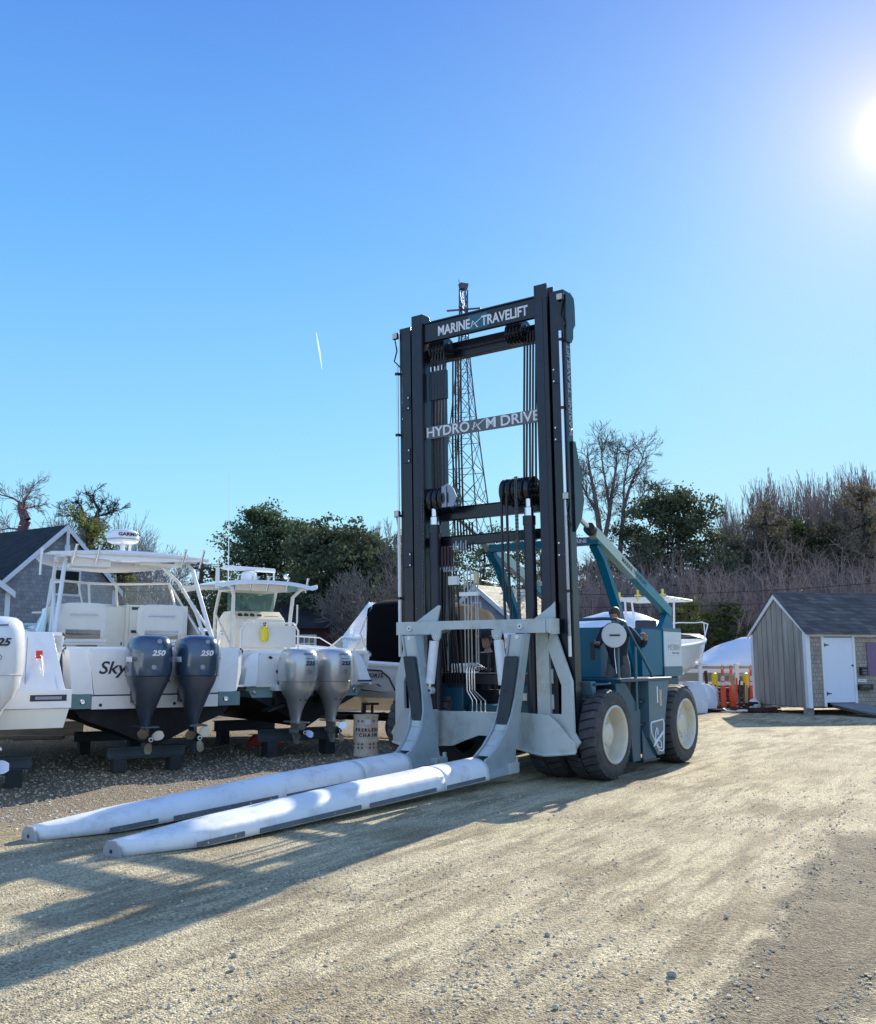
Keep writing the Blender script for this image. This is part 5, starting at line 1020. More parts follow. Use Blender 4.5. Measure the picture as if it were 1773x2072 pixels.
def tube_np(V_,F_,p,q,r0,r1,n=3):
    d=(q-p); L_=d.length
    if L_<1e-5: return
    d=d/L_; u=Vector((0,0,1)) if abs(d.z)<.9 else Vector((1,0,0)); a=d.cross(u).normalized(); b=d.cross(a); k=len(V_)
    for c,r in((p,r0),(q,r1)):
        for i in range(n): t=i*2*PI/n; V_.append(c+a*(math.cos(t)*r)+b*(math.sin(t)*r))
    for i in range(n): j=(i+1)%n; F_.append((k+i,k+j,k+n+j,k+n+i))
def branch(rn,p,d,L_,r,lev,mx,out,tips,crook,spread,up=.15,seg=4):
    """out[lev] collects segments"""
    q=p; n=seg if lev<2 else 3; st=L_/n
    for i in range(n):
        d=(d+Vector((rn.gauss(0,crook),rn.gauss(0,crook),rn.gauss(0,crook)+up*.3))).normalized(); nq=q+d*st; r0=r*(1-.75*i/n); r1=r*(1-.75*(i+1)/n)
        out.append((lev,q,nq,max(r0,.008),max(r1,.007)))
        if lev<mx and (i>0 or lev>0):
            for _ in range(2 if rn.random()<.75 else 1):
                a=rn.uniform(0,2*PI); sp=rn.uniform(.5,1.0)*spread; u=d.orthogonal().normalized(); u=Matrix.Rotation(a,3,d)@u
                nd_=(d*math.cos(sp)+u*math.sin(sp)+Vector((0,0,up))).normalized()
                branch(rn,nq,nd_,L_*rn.uniform(.45,.72),r1*rn.uniform(.5,.75),lev+1,mx,out,tips,crook,spread,up,seg)
        q=nq
    if lev<mx:
        branch(rn,q,d,L_*.6,r*.28,lev+1,mx,out,tips,crook,spread,up,seg)
    tips.append((q,d,lev))
def bare_tree(name,label,x,y,h,seed,trunk=.45,mx=4,crook=.16,spread=.75,up=.15,tmat=bark,cmat=barkp,r=None,group=None,lean=0,th=.02,cat='tree'):
    rn=random.Random(seed); t=thing(name,label,cat,(x,y,0),0,group); out=[];tips=[]
    branch(rn,Vector((0,0,-.1)),Vector((lean,0,1)).normalized(),h*trunk,r or h*.022,0,mx,out,tips,crook,spread,up,5)
    zt=max(s[3 if 0 else 2].z for s in out); k=h/zt
    for nm,lo,hi,mt,n0 in(('trunk',0,1,tmat,7),('crown',2,9,cmat,3)):
        V_=[];F_=[]
        for lev,p,q,r0,r1 in out:
            if lo<=lev<=hi: tube_np(V_,F_,p*k,q*k,max(r0,th),max(r1,th*.8),n0 if lev<2 else 3)
        me=bpy.data.meshes.new(nm); me.from_pydata(V_,[],F_); me.materials.append(mt); o=bpy.data.objects.new(nm,me); COL.objects.link(o); o.parent=t
        if lo==0: me.polygons.foreach_set('use_smooth',[True]*len(F_))
    return t
def leaves(rn,V_,F_,c,R_,n,s,flat=.6):
    for _ in range(n):
        p=c+Vector((rn.gauss(0,R_*.5),rn.gauss(0,R_*.5),rn.gauss(0,R_*.5*flat))); a=Vector((rn.gauss(0,1),rn.gauss(0,1),rn.gauss(0,.6))).normalized(); b=a.orthogonal().normalized(); b=Matrix.Rotation(rn.uniform(0,6.28),3,a)@b
        ss=s*rn.uniform(.6,1.4); k=len(V_); V_+= [p-b*ss*.5,p+a*ss*.55,p+b*ss*.5,p-a*ss*.35]; F_.append((k,k+1,k+2,k+3))
def evergreen(name,label,x,y,h,w,seed,lm,shape='pine',n=420,per=16,ls=.16,tm=barkd,group=None,trunkvis=.35,cat='tree'):
    rn=random.Random(seed); t=thing(name,label,cat,(x,y,0),0,group); V_=[];F_=[];TV=[];TF=[]
    tr=[Vector((rn.gauss(0,.12)*i*.25,rn.gauss(0,.12)*i*.25,h*.93*i/7)) for i in range(8)]
    for i in range(7): tube_np(TV,TF,tr[i],tr[i+1],h*.02*(1-.85*i/7)+.02,h*.02*(1-.85*(i+1)/7)+.02,6)
    nl=max(10,int(n/22))
    for j in range(nl):
        f=trunkvis+(1-trunkvis)*((j+.5)/nl)**.9; z=h*f
        prof={'pine':max(.25,math.sin(PI*min(1,((f-trunkvis)/(1-trunkvis))*.72+.22))**.7),'cone':(1.02-f)**.75*1.25,'round':math.sqrt(max(.05,1-((f-.52)/.52)**2))}[shape]
        a=j*2.4+rn.uniform(-.5,.5); l=w/2*prof*rn.uniform(.55,1.1); i=min(6,int(f/.93*7)) if f<.93 else 6
        b0=tr[i].lerp(tr[i+1],min(1,max(0,f/.93*7-i))); tipz=z+l*{'pine':.25,'cone':-.12,'round':.15}[shape]+rn.gauss(0,.2); tip=b0+Vector((math.cos(a)*l,math.sin(a)*l,tipz-b0.z)); m=4;q=b0
        for s in range(1,m+1):
            u=s/m; p=b0.lerp(tip,u)+Vector((rn.gauss(0,.12),rn.gauss(0,.12),rn.gauss(0,.12)-.25*l*.25*math.sin(PI*u))); tube_np(TV,TF,q,p,h*.008*(1-u)+.03,h*.008*(1-u)*.7+.02,4)
            for _ in range(max(1,int(n/nl/m*1.2))):
                if rn.random()<.25+.75*u: leaves(rn,V_,F_,p+Vector((rn.gauss(0,.22*l**.5),rn.gauss(0,.22*l**.5),rn.gauss(0,.16)+.1)),.34+.08*l,per,ls,.5)
            q=p
    for nm,v,f_,mt in(('trunk',TV,TF,tm),('crown',V_,F_,lm)):
        me=bpy.data.meshes.new(nm); me.from_pydata(v,[],f_); me.materials.append(mt); o=bpy.data.objects.new(nm,me); COL.objects.link(o); o.parent=t
    return t
def hz(py,Y): return at(886,py,Y).z
def XY(px,Y): a=at(px,1200,Y); return a.x,a.y
# left
def limb_tree(name,label,Y,limbs,seed,tmat,cmat,tw=2,tl=.9,th=.02):
    rn=random.Random(seed); base=at(limbs[0][0][0],1200,Y); t=thing(name,label,'tree',(base.x,Y,0),0); V_=[];F_=[];W_=[];G_=[]; o3=Vector((base.x,Y,0))
    for k,l in enumerate(limbs):
        pts=[at(px,py,Y)-o3+Vector((0,rn.gauss(0,.15) if i and k else 0,0)) for i,(px,py,r) in enumerate(l)]; rs_=[r for _,_,r in l]
        if k==0: pts=[Vector((0,0,-.1))]+pts; rs_=[rs_[0]*1.15]+rs_
        for i in range(len(pts)-1): tube_np(V_,F_,pts[i],pts[i+1],rs_[i],rs_[i+1],7)
        for i in range(1,len(pts)):
            if rs_[i]<.3 or k:
                for _ in range(tw+1):
                    out=[];d=(pts[i]-pts[i-1]).normalized()+Vector((rn.gauss(0,.7),rn.gauss(0,.7),rn.gauss(.2,.5)))
                    branch(rn,pts[i-1].lerp(pts[i],rn.random()),d.normalized(),tl*rn.uniform(.6,1.4),.04,1,3,out,[],.22,.8,.05,3)
                    for lv_,p,q,r0,r1 in out: tube_np(W_,G_,p,q,max(r0,th),max(r1,th*.8),3)
    for nm,v,f_,mt in(('trunk',V_,F_,tmat),('crown',W_,G_,cmat)):
        me=bpy.data.meshes.new(nm); me.from_pydata(v,[],f_); me.materials.append(mt); o=bpy.data.objects.new(nm,me); COL.objects.link(o); o.parent=t
limb_tree('dead_tree','bare tree with a thick crooked reddish trunk above the black roof',58,[[(46,1077,.33),(47.5,1065,.31),(53,1053,.32),(49,1043,.28),(44.5,1029,.26),(44.5,1016,.24)],[(44,1020,.06),(25,1007,.05),(-5,1000,.03)],[(46,1030,.05),(66,1026,.03),(80,1024,.02)],[(45,1018,.05),(56,1005,.03),(60,996,.02)],[(47,1072,.06),(22,1070,.05),(-8,1076,.04)]],11,mat('reddish_bark',(.16,.07,.085),.9,var=.3),barkl,1,.75,.013)
limb_tree('bare_tree','dark gnarled bare tree behind the gable peak of the shingled house',60,[[(183,1108,.24),(187,1074,.20),(190,1056,.17),(196,1044,.13),(200,1032,.10),(191,1015,.07),(187,1000,.03)],[(186,1080,.13),(178,1059,.12),(172,1044,.10),(163,1025,.07),(154,1013,.03)],[(196,1044,.07),(215,1040,.05),(224,1037,.04),(234,1033,.02)],[(180,1062,.07),(165,1052,.06),(148,1045,.04),(136,1040,.02)],[(186,1074,.06),(194,1067,.04),(200,1063,.02)],[(185,1100,.10),(170,1088,.07),(150,1078,.03)]],23,barkd,barkd,2,.55,.014)
limb_tree('bare_tree','dark bare tree seen under the hardtop behind the small gable',58,[[(247,1175,.22),(246,1155,.2),(252,1143,.14),(262,1135,.06)],[(246,1158,.12),(232,1145,.1),(219,1133,.05)],[(247,1165,.08),(268,1158,.05),(285,1150,.03)]],24,barkd,barkd,2,.6,.014)
x,y=XY(-30,56); bare_tree('bare_tree','bare tree at the far left edge with branches reaching over the black roof',x,y,hz(990,56),43,trunk=.4,mx=4,crook=.2,spread=.9,cmat=barkl,th=.014)
x,y=XY(120,64); bare_tree('bare_tree','small thin bare tree behind the roof ridge of the shingled house',x,y,hz(1025,64),41,trunk=.40,mx=4,crook=.2,spread=.8,cmat=barkl,th=.012)
x,y=XY(285,66); bare_tree('bare_tree','slender pale bare tree behind the hardtop and radar dome',x,y,hz(1035,66),37,trunk=.40,mx=4,crook=.14,spread=.7,cmat=barkl,tmat=barkl,th=.012)
x,y=XY(178,57); evergreen('yellow_green_tree','yellow green leafy tree right behind the gable of the shingled house',x,y,hz(1052,57),3.4,5,lf_yel,'round',300,16,.15)
x,y=XY(240,58); evergreen('yellow_green_tree','lower yellow green leafy tree showing under the hardtop of the cruiser',x,y,hz(1105,58),2.2,6,lf_yel,'round',180,14,.15)
x,y=XY(322,62); bare_tree('bare_tree','faint thin bare tree between the radar dome and the utility pole',x,y,hz(1100,62),44,trunk=.4,mx=4,crook=.2,spread=.8,cmat=barkl,th=.015)
# middle left
PG='pines behind the centre console boat'
for px,py,Y,w,sd,lb in((512,1036,50,3.0,51,'tall pine with flat layered crown standing behind the open array radar, the left one'),(566,1056,51,3.2,52,'broad pine with bare forked trunk just right of the tallest pine'),(615,1075,49,2.3,53,'thinner pine between the two pines and the dark cedar')):
    x,y=XY(px,Y); evergreen('pine_tree',lb,x,y,hz(py,Y),w,sd,lf_pine,'pine',520,16,.13,group=PG,trunkvis=.62)
x,y=XY(668,43); evergreen('cedar_tree','large dark cedar with drooping ragged limbs in front of the red house',x,y,hz(1074,43),5.6,61,lf_ced,'round',1100,18,.15,trunkvis=.22)
x,y=XY(735,45); evergreen('cedar_tree','dark cedar with a notched top right of the largest cedar',x,y,hz(1092,45),3.6,62,lf_ced,'round',600,18,.15,trunkvis=.15)
for px,py,Y,w,sd,lb,lm,sh in((795,1098,48,3.8,63,'grey green pine just left of the forklift mast',lf_pine,'round'),(440,1150,56,4.6,64,'low dark evergreen beside the utility pole',lf_ced,'round'),(375,1190,70,4.5,65,'distant low evergreen seen below the hardtop',lf_pine,'round'),(480,1180,54,3.4,66,'low rounded pine under the taller layered pines',lf_pine,'round'),(560,1172,55,4.2,67,'bushy pine filling the gap behind the t-top',lf_pine,'round'),
  (905,1085,62,4.5,68,'pine seen between the mast rails at left',lf_pine,'pine'),(985,1075,64,5.2,69,'dark pine seen through the middle of the mast behind the tower',lf_pine,'pine'),(1065,1085,62,4.8,70,'pine seen through the mast above the tan roof',lf_pine,'pine'),(1130,1100,58,4,71,'pine hidden mostly by the near mast rail',lf_pine,'pine')):
    x,y=XY(px,Y); evergreen('pine_tree' if lm is not lf_ced else 'cedar_tree',lb,x,y,hz(py,Y),w,sd,lm,sh,420,16,.14,trunkvis=.12)
x,y=XY(792,46); bare_tree('bare_tree','thin bare tree rising above the pine left of the mast',x,y,hz(1035,46),72,trunk=.45,mx=4,crook=.12,spread=.6,cmat=barkl,th=.013)
x,y=XY(755,38); bare_tree('bare_shrub','sprawling grey bare shrub in front of the cedars behind the black canvas',x,y,hz(1125,38),73,trunk=.25,mx=4,crook=.16,spread=.9,cmat=barks,tmat=barks,th=.010,r=.06,cat='shrub')
x,y=XY(815,38); bare_tree('bare_shrub','second grey bare shrub right beside the forklift mast',x,y,hz(1130,38),74,trunk=.25,mx=4,crook=.16,spread=.9,cmat=barks,tmat=barks,th=.010,r=.06,cat='shrub')
# right
limb_tree('bare_tree','tall spreading bare tree with several upright limbs just right of the mast',58,[[(1222,1200,.26),(1219,1120,.22),(1210,1050,.16),(1203,1000,.12),(1193,950,.08),(1188,912,.03)],[(1219,1110,.16),(1232,1050,.13),(1236,1000,.10),(1245,950,.07),(1250,902,.03)],[(1234,1030,.1),(1224,980,.07),(1218,930,.04),(1215,905,.02)],[(1252,1150,.18),(1258,1080,.14),(1262,1030,.11),(1275,985,.08),(1290,950,.05),(1303,925,.02)],[(1262,1030,.08),(1262,980,.06),(1270,935,.04),(1274,910,.02)],[(1208,1040,.08),(1190,1005,.06),(1175,975,.04),(1168,950,.02)],[(1262,1050,.07),(1282,1030,.05),(1300,1005,.03),(1312,985,.02)]],81,bark,bark,3,.85,.011)
x,y=XY(1375,54); evergreen('cedar_tree','big rounded dark green cedar above the brown brush on the right',x,y,hz(1003,54),6.6,83,lf_ced,'round',1500,18,.16,trunkvis=.3)
x,y=XY(1300,56); evergreen('cedar_tree','dark lower shoulder cedar left of the big rounded cedar',x,y,hz(1062,56),3.0,84,lf_ced,'round',500,18,.15,trunkvis=.25)
for px,py,Y,w,sd,lb,lm in((1563,1034,56,4.2,85,'brown tinged pine with a flat top left of the shed roof peak',lf_bro),(1650,1060,57,4.2,86,'olive pine above the middle of the shed roof',lf_shr),(1700,1055,55,3.8,87,'dull brown pine above the shed door',lf_bro),(1757,985,56,3.2,88,'tall russet pine at the right edge',lf_bro),(1500,1100,58,3.4,89,'small brown pine between the cedar and the bare woods',lf_bro),(1210,1130,58,3.6,92,'brownish pine low beside the mast',lf_bro)):
    x,y=XY(px,Y); evergreen('pine_tree',lb,x,y,hz(py,Y),w,sd,lm,'pine',480,15,.14,trunkvis=.25)
x,y=XY(1395,44); evergreen('evergreen_shrub','bright green bush behind the white boat bow',x,y,hz(1222,44),3.0,90,lf_yel,'round',260,14,.12,trunkvis=.05,cat='shrub')
x,y=XY(1485,44); evergreen('evergreen_shrub','darker green bush between the shrink wrapped boat and the shed peak',x,y,hz(1232,44),3.2,91,lf_shr,'round',300,14,.12,trunkvis=.05,cat='shrub')
BG='bare trees of the woods on the right'
protos=[]
for i,(h,sd,mx) in enumerate(((11.5,101,4),(10.5,102,4),(9.5,103,4),(11,104,4),(9,105,4))):
    t=bare_tree('bare_tree','x',0,0,h,sd,trunk=.62,mx=3 if i%2 else 4,crook=.06,spread=.42,up=.42,tmat=bark,cmat=barkp,r=.11,th=.010,group=BG); protos.append((t,h,False))
lst=[(1488,1010),(1512,985),(1534,960),(1556,1000),(1575,950),(1598,965),(1618,975),(1640,950),(1662,985),(1684,960),(1702,945),(1722,935),(1742,925),(1764,935),(1790,930),(1462,1060),(1345,1120),(1310,1110),(1250,1130),(1190,1150),(1420,1110),(1820,950)]
used=set(); places=['over the left slope of the shed roof','above the peak of the shed roof','above the shed door','at the right edge above the shed','behind the dark cedar','beside the forklift mast']
for i,(px,py) in enumerate(lst):
    Y=60+ (i*37%9); t0,h0,_=protos[i%5]; x,y=XY(px,Y)
    if i<5: t=t0
    else: t=copy_tree(t0)
    s=hz(py,Y)/h0; t.location=(x,y,0); t.scale=(s,s,s); t.rotation_euler=(0,0,i*1.3)
    pl='just right of the mast' if px<1260 else 'poking above the brown brush left of the cedar' if px<1330 else 'in front of the rounded cedar' if px<1450 else 'just right of the rounded cedar' if px<1500 else 'above the left slope of the shed roof' if px<1570 else 'above the shed roof peak' if px<1630 else 'above the shed door' if px<1730 else 'at the right edge of the woods'
    t['label']='slender leafless tree with fine brown twigs '+pl
# undergrowth: nobody could count it
def thicket(name,label,spec,mt,seed,leafy=None):
    rn=random.Random(seed); V_=[];F_=[]
    for px,py,Y,n in spec:
        for _ in range(n):
            pxx=px+rn.gauss(0,26); YY=Y+rn.uniform(-2.5,2.5); x,y=XY(pxx,YY); h=max(.8,hz(py,YY)*rn.uniform(.6,1.12)); b=Vector((x,y,0))
            d=Vector((rn.gauss(0,.16),rn.gauss(0,.16),1)).normalized(); q=b; L_=h/5
            for i in range(5):
                d=(d+Vector((rn.gauss(0,.1),rn.gauss(0,.1),.05))).normalized(); p=q+d*L_; tube_np(V_,F_,q,p,.04*(1-i/6)+.01,.04*(1-(i+1)/6)+.01,3)
                for _k in range(5):
                    e=(d*.6+Vector((rn.gauss(0,.6),rn.gauss(0,.6),rn.uniform(-.1,.7)))).normalized(); a=q.lerp(p,rn.random()); l=rn.uniform(.4,1.1); c=a+e*l; tube_np(V_,F_,a,c,.012,.006,3)
                    for _j in range(3):
                        g=(e+Vector((rn.gauss(0,.6),rn.gauss(0,.6),rn.gauss(0,.5)))).normalized(); m_=a.lerp(c,rn.uniform(.2,1)); tube_np(V_,F_,m_,m_+g*rn.uniform(.25,.7),.007,.004,3)
                q=p
    me=bpy.data.meshes.new(name); me.from_pydata(V_,[],F_); me.materials.append(mt); o=bpy.data.objects.new(name,me); COL.objects.link(o); return tag(o,label,'undergrowth',kind='stuff')
sp=[(px,1118+((px*7)%36)+ (12 if px<1300 else 0),52,19) for px in range(1180,1850,38)]+[(px,1170,47,20) for px in range(1160,1850,40)]
thicket('brush_thicket','dense brown leafless brush along the wood edge behind the shed on the right',sp,barkp,5)
thicket('brush_thicket','grey leafless brush behind the left hand boats, pole and mast',[(px,1185,58,14) for px in range(320,1150,50)]+[(px,1165,46,14) for px in range(640,860,45)],barks,6)
def backwood(name,label,p0,p1,Y,py,seed,mt,n):
    rn=random.Random(seed); V_=[];F_=[]
    for i in range(n):
        t=rn.random(); px=p0+(p1-p0)*t; YY=Y+rn.uniform(-3,6); top=hz(py,YY)*(.75+.3*noise.noise(Vector((px*.012,seed,0)))+.1); z=rn.uniform(0,1)**.8*top; x,y=XY(px,YY)
        leaves(rn,V_,F_,Vector((x,y,z)),.5,7,.34,.8)
    me=bpy.data.meshes.new(name); me.from_pydata(V_,[],F_); me.materials.append(mt); o=bpy.data.objects.new(name,me); COL.objects.link(o); tag(o,label,'woods',kind='stuff')
backwood('distant_woods','far off mass of brown and green woods closing the view on the right',1130,1950,68,1165,3,leafmat('dull_wood_foliage',(.12,.10,.085),(.20,.165,.14),.25),6500)
backwood('distant_woods','far off mass of green woods closing the view behind the boats on the left',-150,1160,72,1215,4,leafmat('dull_green_foliage',(.03,.045,.03),(.07,.085,.05),.2),6500)
# ================================================================ right hand boats, fence, clutter
b5=thing('motor_boat','white centre console boat with tubular t-top and bow rail pointing right behind the forklift','boat',(4.35,24.6,0),R(57),'boats stored beyond the forklift')
hull(b5,6.9,1.2,1.0,1.25,1.4,1.95,.40,gel,gel,gel,Bt=1.15,floor=1.5,fore=.7)
mb=MB(pwhite)
for s in(1,-1): mb.tube([(2.5,s*.5,1.6),(2.6,s*.62,3.25)],.03,8).tube([(3.3,s*.5,1.6),(3.1,s*.62,3.25)],.03,8).tube([(2.0,s*.8,3.28),(4.1,s*.8,3.28)],.03,8).tube([(4.5,s*.95,2.1),(5.3,s*.85,2.65),(6.3,s*.35,2.75),(6.7,0,2.75)],.018,6).tube([(5.8,s*.6,2.2),(5.8,s*.58,2.7)],.015,6)
for x in(2.0,2.7,3.4,4.1): mb.tube([(x,-.8,3.28),(x,.8,3.28)],.028,8)
mb.build('t_top_frame',b5); mb=MB(mat('yellow_rod_holder',(.7,.6,.15),.4)); 
for x,y in((2.0,-.7),(2.0,.0),(2.0,.7),(2.7,.82)): mb.cyl((x,y,3.2),(x,y,3.5),.035,8).box(x-.07,x+.07,y-.07,y+.07,3.33,3.37)
mb.build('rod_holder',b5); MB(gel).box(2.6,3.3,-.4,.4,1.5,2.5).m(ddecal).box(2.45,2.6,-.3,.3,2.3,2.7).build('console',b5,.05)
blocking('short steel beam and blocks under the white boat behind the forklift',6.3,27.0,R(57),1.2,.75,None)
wrapm=mat('shrink_wrap_film',(.78,.80,.84),.22,coat=.3,var=.05,vs=2,bump=.5,bs=5)
def wrapped(label,x,y,rz,L_,zt,zs,bias=.55):
    t=thing('shrink_wrapped_boat',label,'boat',(x,y,0),rz,'boats under white shrink wrap'); hull(t,L_,1.15,zs-.75,zs-.45,zs-.3,zs,.15,gel,gel,gel,Bt=1.1,floor=zs-.3,fore=.5)
    rg=[];n=20;N=18
    for i in range(N+1):
        u=i/N; w=1.20*(1-(max(0,u-.45)/.56)**3.6)+.05; w=w*(.94 if u==0 else 1); h=(zt-zs)*max(.05,math.exp(-((u-.30)/.33)**2)*1.0+.02*math.sin(i*2.1)) ; h*= .75 if u==0 else 1
        rg.append([(L_*u*1.02-.05,w*math.cos(PI*k/n)*1.03,zs-.12+.15*u+ (h+.12)*(math.sin(PI*k/n)**.8*(.55+.45*(1-abs(math.cos(PI*k/n)))))+.02*math.sin(k*3+i)) for k in range(n+1)])
    mb=MB(wrapm); mb.loft(rg,False,False); mb.add(rg[0],[tuple(range(n+1))]); mb.build('shrink_wrap',t)
wrapped('boat under white shrink wrap left of the shed, bow pointing left above the orange markers',14.0,37.2,R(180-6),6.0,hz(1288,36.5),1.40)
wrapped('white wrapped boat hidden behind the teal body of the forklift',7.6,31.5,R(170),5.6,hz(1236,31),2.3)
wrapped('white wrapped boat low behind the white fence',9.6,42,R(165),5,hz(1300,42),1.7)
# vinyl fence
fn=thing('vinyl_fence','white vinyl rail fence running behind the orange markers','fence',(0,0,0),0)
vf=mat('white_vinyl',(.76,.77,.78),.35,var=.03)
f0=at(1340,1300,33.5);f1=at(1560,1300,34.5)
for i in range(4):
    p=f0.lerp(f1,i/3); MB(vf).box(p.x-.065,p.x+.065,p.y-.065,p.y+.065,0,1.42).box(p.x-.085,p.x+.085,p.y-.085,p.y+.085,1.42,1.46).build('fence_post',fn,.004)
mb=MB(vf)
for z in(.35,.78,1.22): mb.bar((f0.x,f0.y,z),(f1.x,f1.y,z),.04,.13)
mb.build('fence_rail',fn)
og=mat('orange_plastic',(.72,.09,.03),.45,var=.08); rf=mat('reflective_band',(.62,.60,.60),.35,var=.1); yl=mat('yellow_bollard_paint',(.66,.50,.02),.4,var=.06)
GD='orange delineator posts beside the shed'
for px,Y,lb in((1455,33.0,'orange delineator post with grey bands and loop top, left one beside the yellow bollard'),(1472,33.1,'orange delineator post with grey bands standing behind the leaning board'),(1512,33.0,'orange delineator post with grey band nearest the shed wall')):
    x,y=XY(px,Y); t=thing('delineator_post',lb,'traffic marker',(x,y,0),0,GD)
    MB(og).lathe([(.0,1.28),(.035,1.28),(.05,1.20),(.04,1.12),(.05,1.10),(.055,1.02),(.062,.90),(.085,.75),(.10,.04),(.1,0)],(0,0,0),(0,0,1),16).m(og).tube([(0.03,0,1.26),(.05,0,1.36),(0,0,1.42),(-.05,0,1.36),(-.03,0,1.26)],.016,6).build('post_body',t)
    MB(rf).lathe([(.067,.90),(.060,1.06)],(0,0,0),(0,0,1),16).lathe([(.089,.75),(.080,.86)],(0,0,0),(0,0,1),16).build('reflective_band',t)
    MB(blk).lathe([(.0,.05),(.17,.05),(.19,0)],(0,0,0),(0,0,1),8).build('rubber_base',t)
for px,Y,lb in((1439,33.6,'yellow pipe bollard, the left one next to the rusty post'),(1501,33.4,'yellow pipe bollard close to the shed wall')):
    x,y=XY(px,Y); t=thing('yellow_bollard',lb,'bollard',(x,y,0),0,'yellow bollards beside the shed'); MB(yl).lathe([(.0,1.16),(.07,1.14),(.095,1.09),(.10,1.0),(.10,0)],(0,0,0),(0,0,1),20).build('pipe',t); MB(mat('concrete_footing',(.4,.38,.34),.9)).cyl((0,0,0),(0,0,.05),.16,16).build('footing',t)
x,y=XY(1425,32.2); t=thing('anchor_post','rusty brown post standing on a round mushroom base','mooring',(x,y,0),0); rs=mat('rusty_iron',(.06,.03,.028),.8,metal=.3,var=.4,bump=.4); MB(rs).tube([(0,0,.1),(-.06,0,1.25)],.05,8).build('shank',t); MB(rs).lathe([(.0,.22),(.12,.2),(.30,.12),(.36,.04),(.3,0)],(0,0,0),(0,0,1),20).build('mushroom_base',t)
x,y=XY(1476,32.8); t=thing('leaning_board','pale orange wood plank leaning between the orange posts','plank',(x,y,0),0); MB(mat('raw_plank',(.42,.24,.13),.7,var=.2)).add([(-.02,0,1.12),(-.13,0,1.1),(0.0,-.3,0),(.16,-.3,0),(-.02,.03,1.12),(-.13,.03,1.1),(.0,-.27,0),(.16,-.27,0)],[(0,1,2,3),(7,6,5,4),(0,4,5,1),(1,5,6,2),(2,6,7,3),(3,7,4,0)]).build('plank',t)
x,y=XY(1490,32.6); t=thing('tool_bundle','red and black pry bars leaning together between the bollards','tools',(x,y,0),0)
for i,(c,dx) in enumerate(((red,-.22),(blk,-.12),(mastg,.02),(tan,.12),(blk,.18))): MB(c).tube([(dx+.1,0,1.0-.08*i),(dx-.02,-.25,0)],.03,6).build('bar',t)
x,y=XY(1516,31.4); t=thing('mooring_ball','round white mooring ball resting at the shed corner','buoy',(x,y,0),0); MB(pwhite).ell((0,0,.19),.19,.19,.19,20,12).build('float',t); MB(blk).ell((-.13,-.14,.17),.03,.03,.03).build('rope_eye',t)
x,y=XY(1483,30.5); t=thing('hose_coil','white and maroon hose coil on the ground before the bollards','hose',(x,y,0),0)
MB(pwhite).tube([(.42*math.cos(a),.5*math.sin(a),.06+.02*math.sin(3*a)) for a in[PI*.35+PI*1.25*i/24 for i in range(25)]],.035,6).build('white_hose',t); MB(rs).tube([((.3-.012*i)*math.cos(i*.5)+.25,(.42-.01*i)*math.sin(i*.5),.05+.004*i) for i in range(60)],.032,5).build('maroon_hose',t)
x,y=XY(1505,30.3); t=thing('chain_pile','heap of dark rusty chain on the dirt at the shed corner','chain',(x,y,0),0); rn=random.Random(3); MB(rs).tube([(rn.uniform(-.6,1.0),rn.uniform(-.3,.3),rn.uniform(.02,.14)) for _ in range(70)],.025,5).build('chain',t)
x,y=XY(1432,30.6); t=thing('chain_pile','small heap of dark chain around the mushroom base','chain',(x,y,0),0); MB(rs).tube([(rn.uniform(-.5,.5),rn.uniform(-.25,.25),rn.uniform(.02,.10)) for _ in range(50)],.025,5).build('chain',t)
pw=mat('pale_blue_wrap',(.66,.72,.82),.3,var=.1,bump=1,bs=7)
for i,(px,Y,w,h,lb) in enumerate(((1393,30.2,.42,.95,'tall bundle of pale blue plastic film behind the rear tyre'),(1412,31.0,.42,.85,'lower bundle of pale plastic film right of the rear tyre'),(1430,33.2,.25,.75,'slim white plastic roll beside the yellow bollard'))):
    x,y=XY(px,Y); o=MB(pw); o.loft([[(w*f*math.cos(2*PI*k/14)*(1+.12*math.sin(3*k+i)),w*f*.8*math.sin(2*PI*k/14)*(1+.1*math.cos(2*k)),h*z) for k in range(14)] for z,f in((0,.95),(.3,1.05),(.6,.95),(.85,.8),(1,.45))]); o=o.build('plastic_bundle'); o.location=(x,y,0); tag(o,lb,'bundle')
x,y=XY(1463,33.6); t=thing('pallet_stack','stack of dark wooden pallets behind the orange posts','pallet',(x,y,0),0)
for k in range(5): MB(mat('old_pallet_wood',(.07,.06,.055),.85,var=.3)).box(-.5,.5,-.1,.6,.02+.15*k,.05+.15*k).box(-.5,-.4,-.1,.6,.051+.15*k,.15+.15*k).box(.4,.5,-.1,.6,.051+.15*k,.15+.15*k).build('pallet',t)
# small white boat seen through the cruiser windshield
b6=thing('motor_boat','small white t-top boat seen through the windshield of the hardtop cruiser','boat',(at(245,1200,42).x,42,0),R(172),'boats stored beyond the forklift')
hull(b6,6.0,1.1,1.6,1.9,2.0,2.5,.35,gel,gel,gel,floor=2.1,fore=.7); MB(gel).box(1.6,3.6,-.9,.9,3.55,3.62).build('t_top',b6,.03); mb=MB(pwhite); [mb.tube([(x,s*.6,2.3),(x,s*.6,3.56)],.03,6) for x in(1.9,3.1) for s in(1,-1)]; mb.build('t_top_frame',b6)
blocking('tall steel stand under the small white t-top boat',b6.location.x-3,42.4,R(172),1.4,1.3,None)
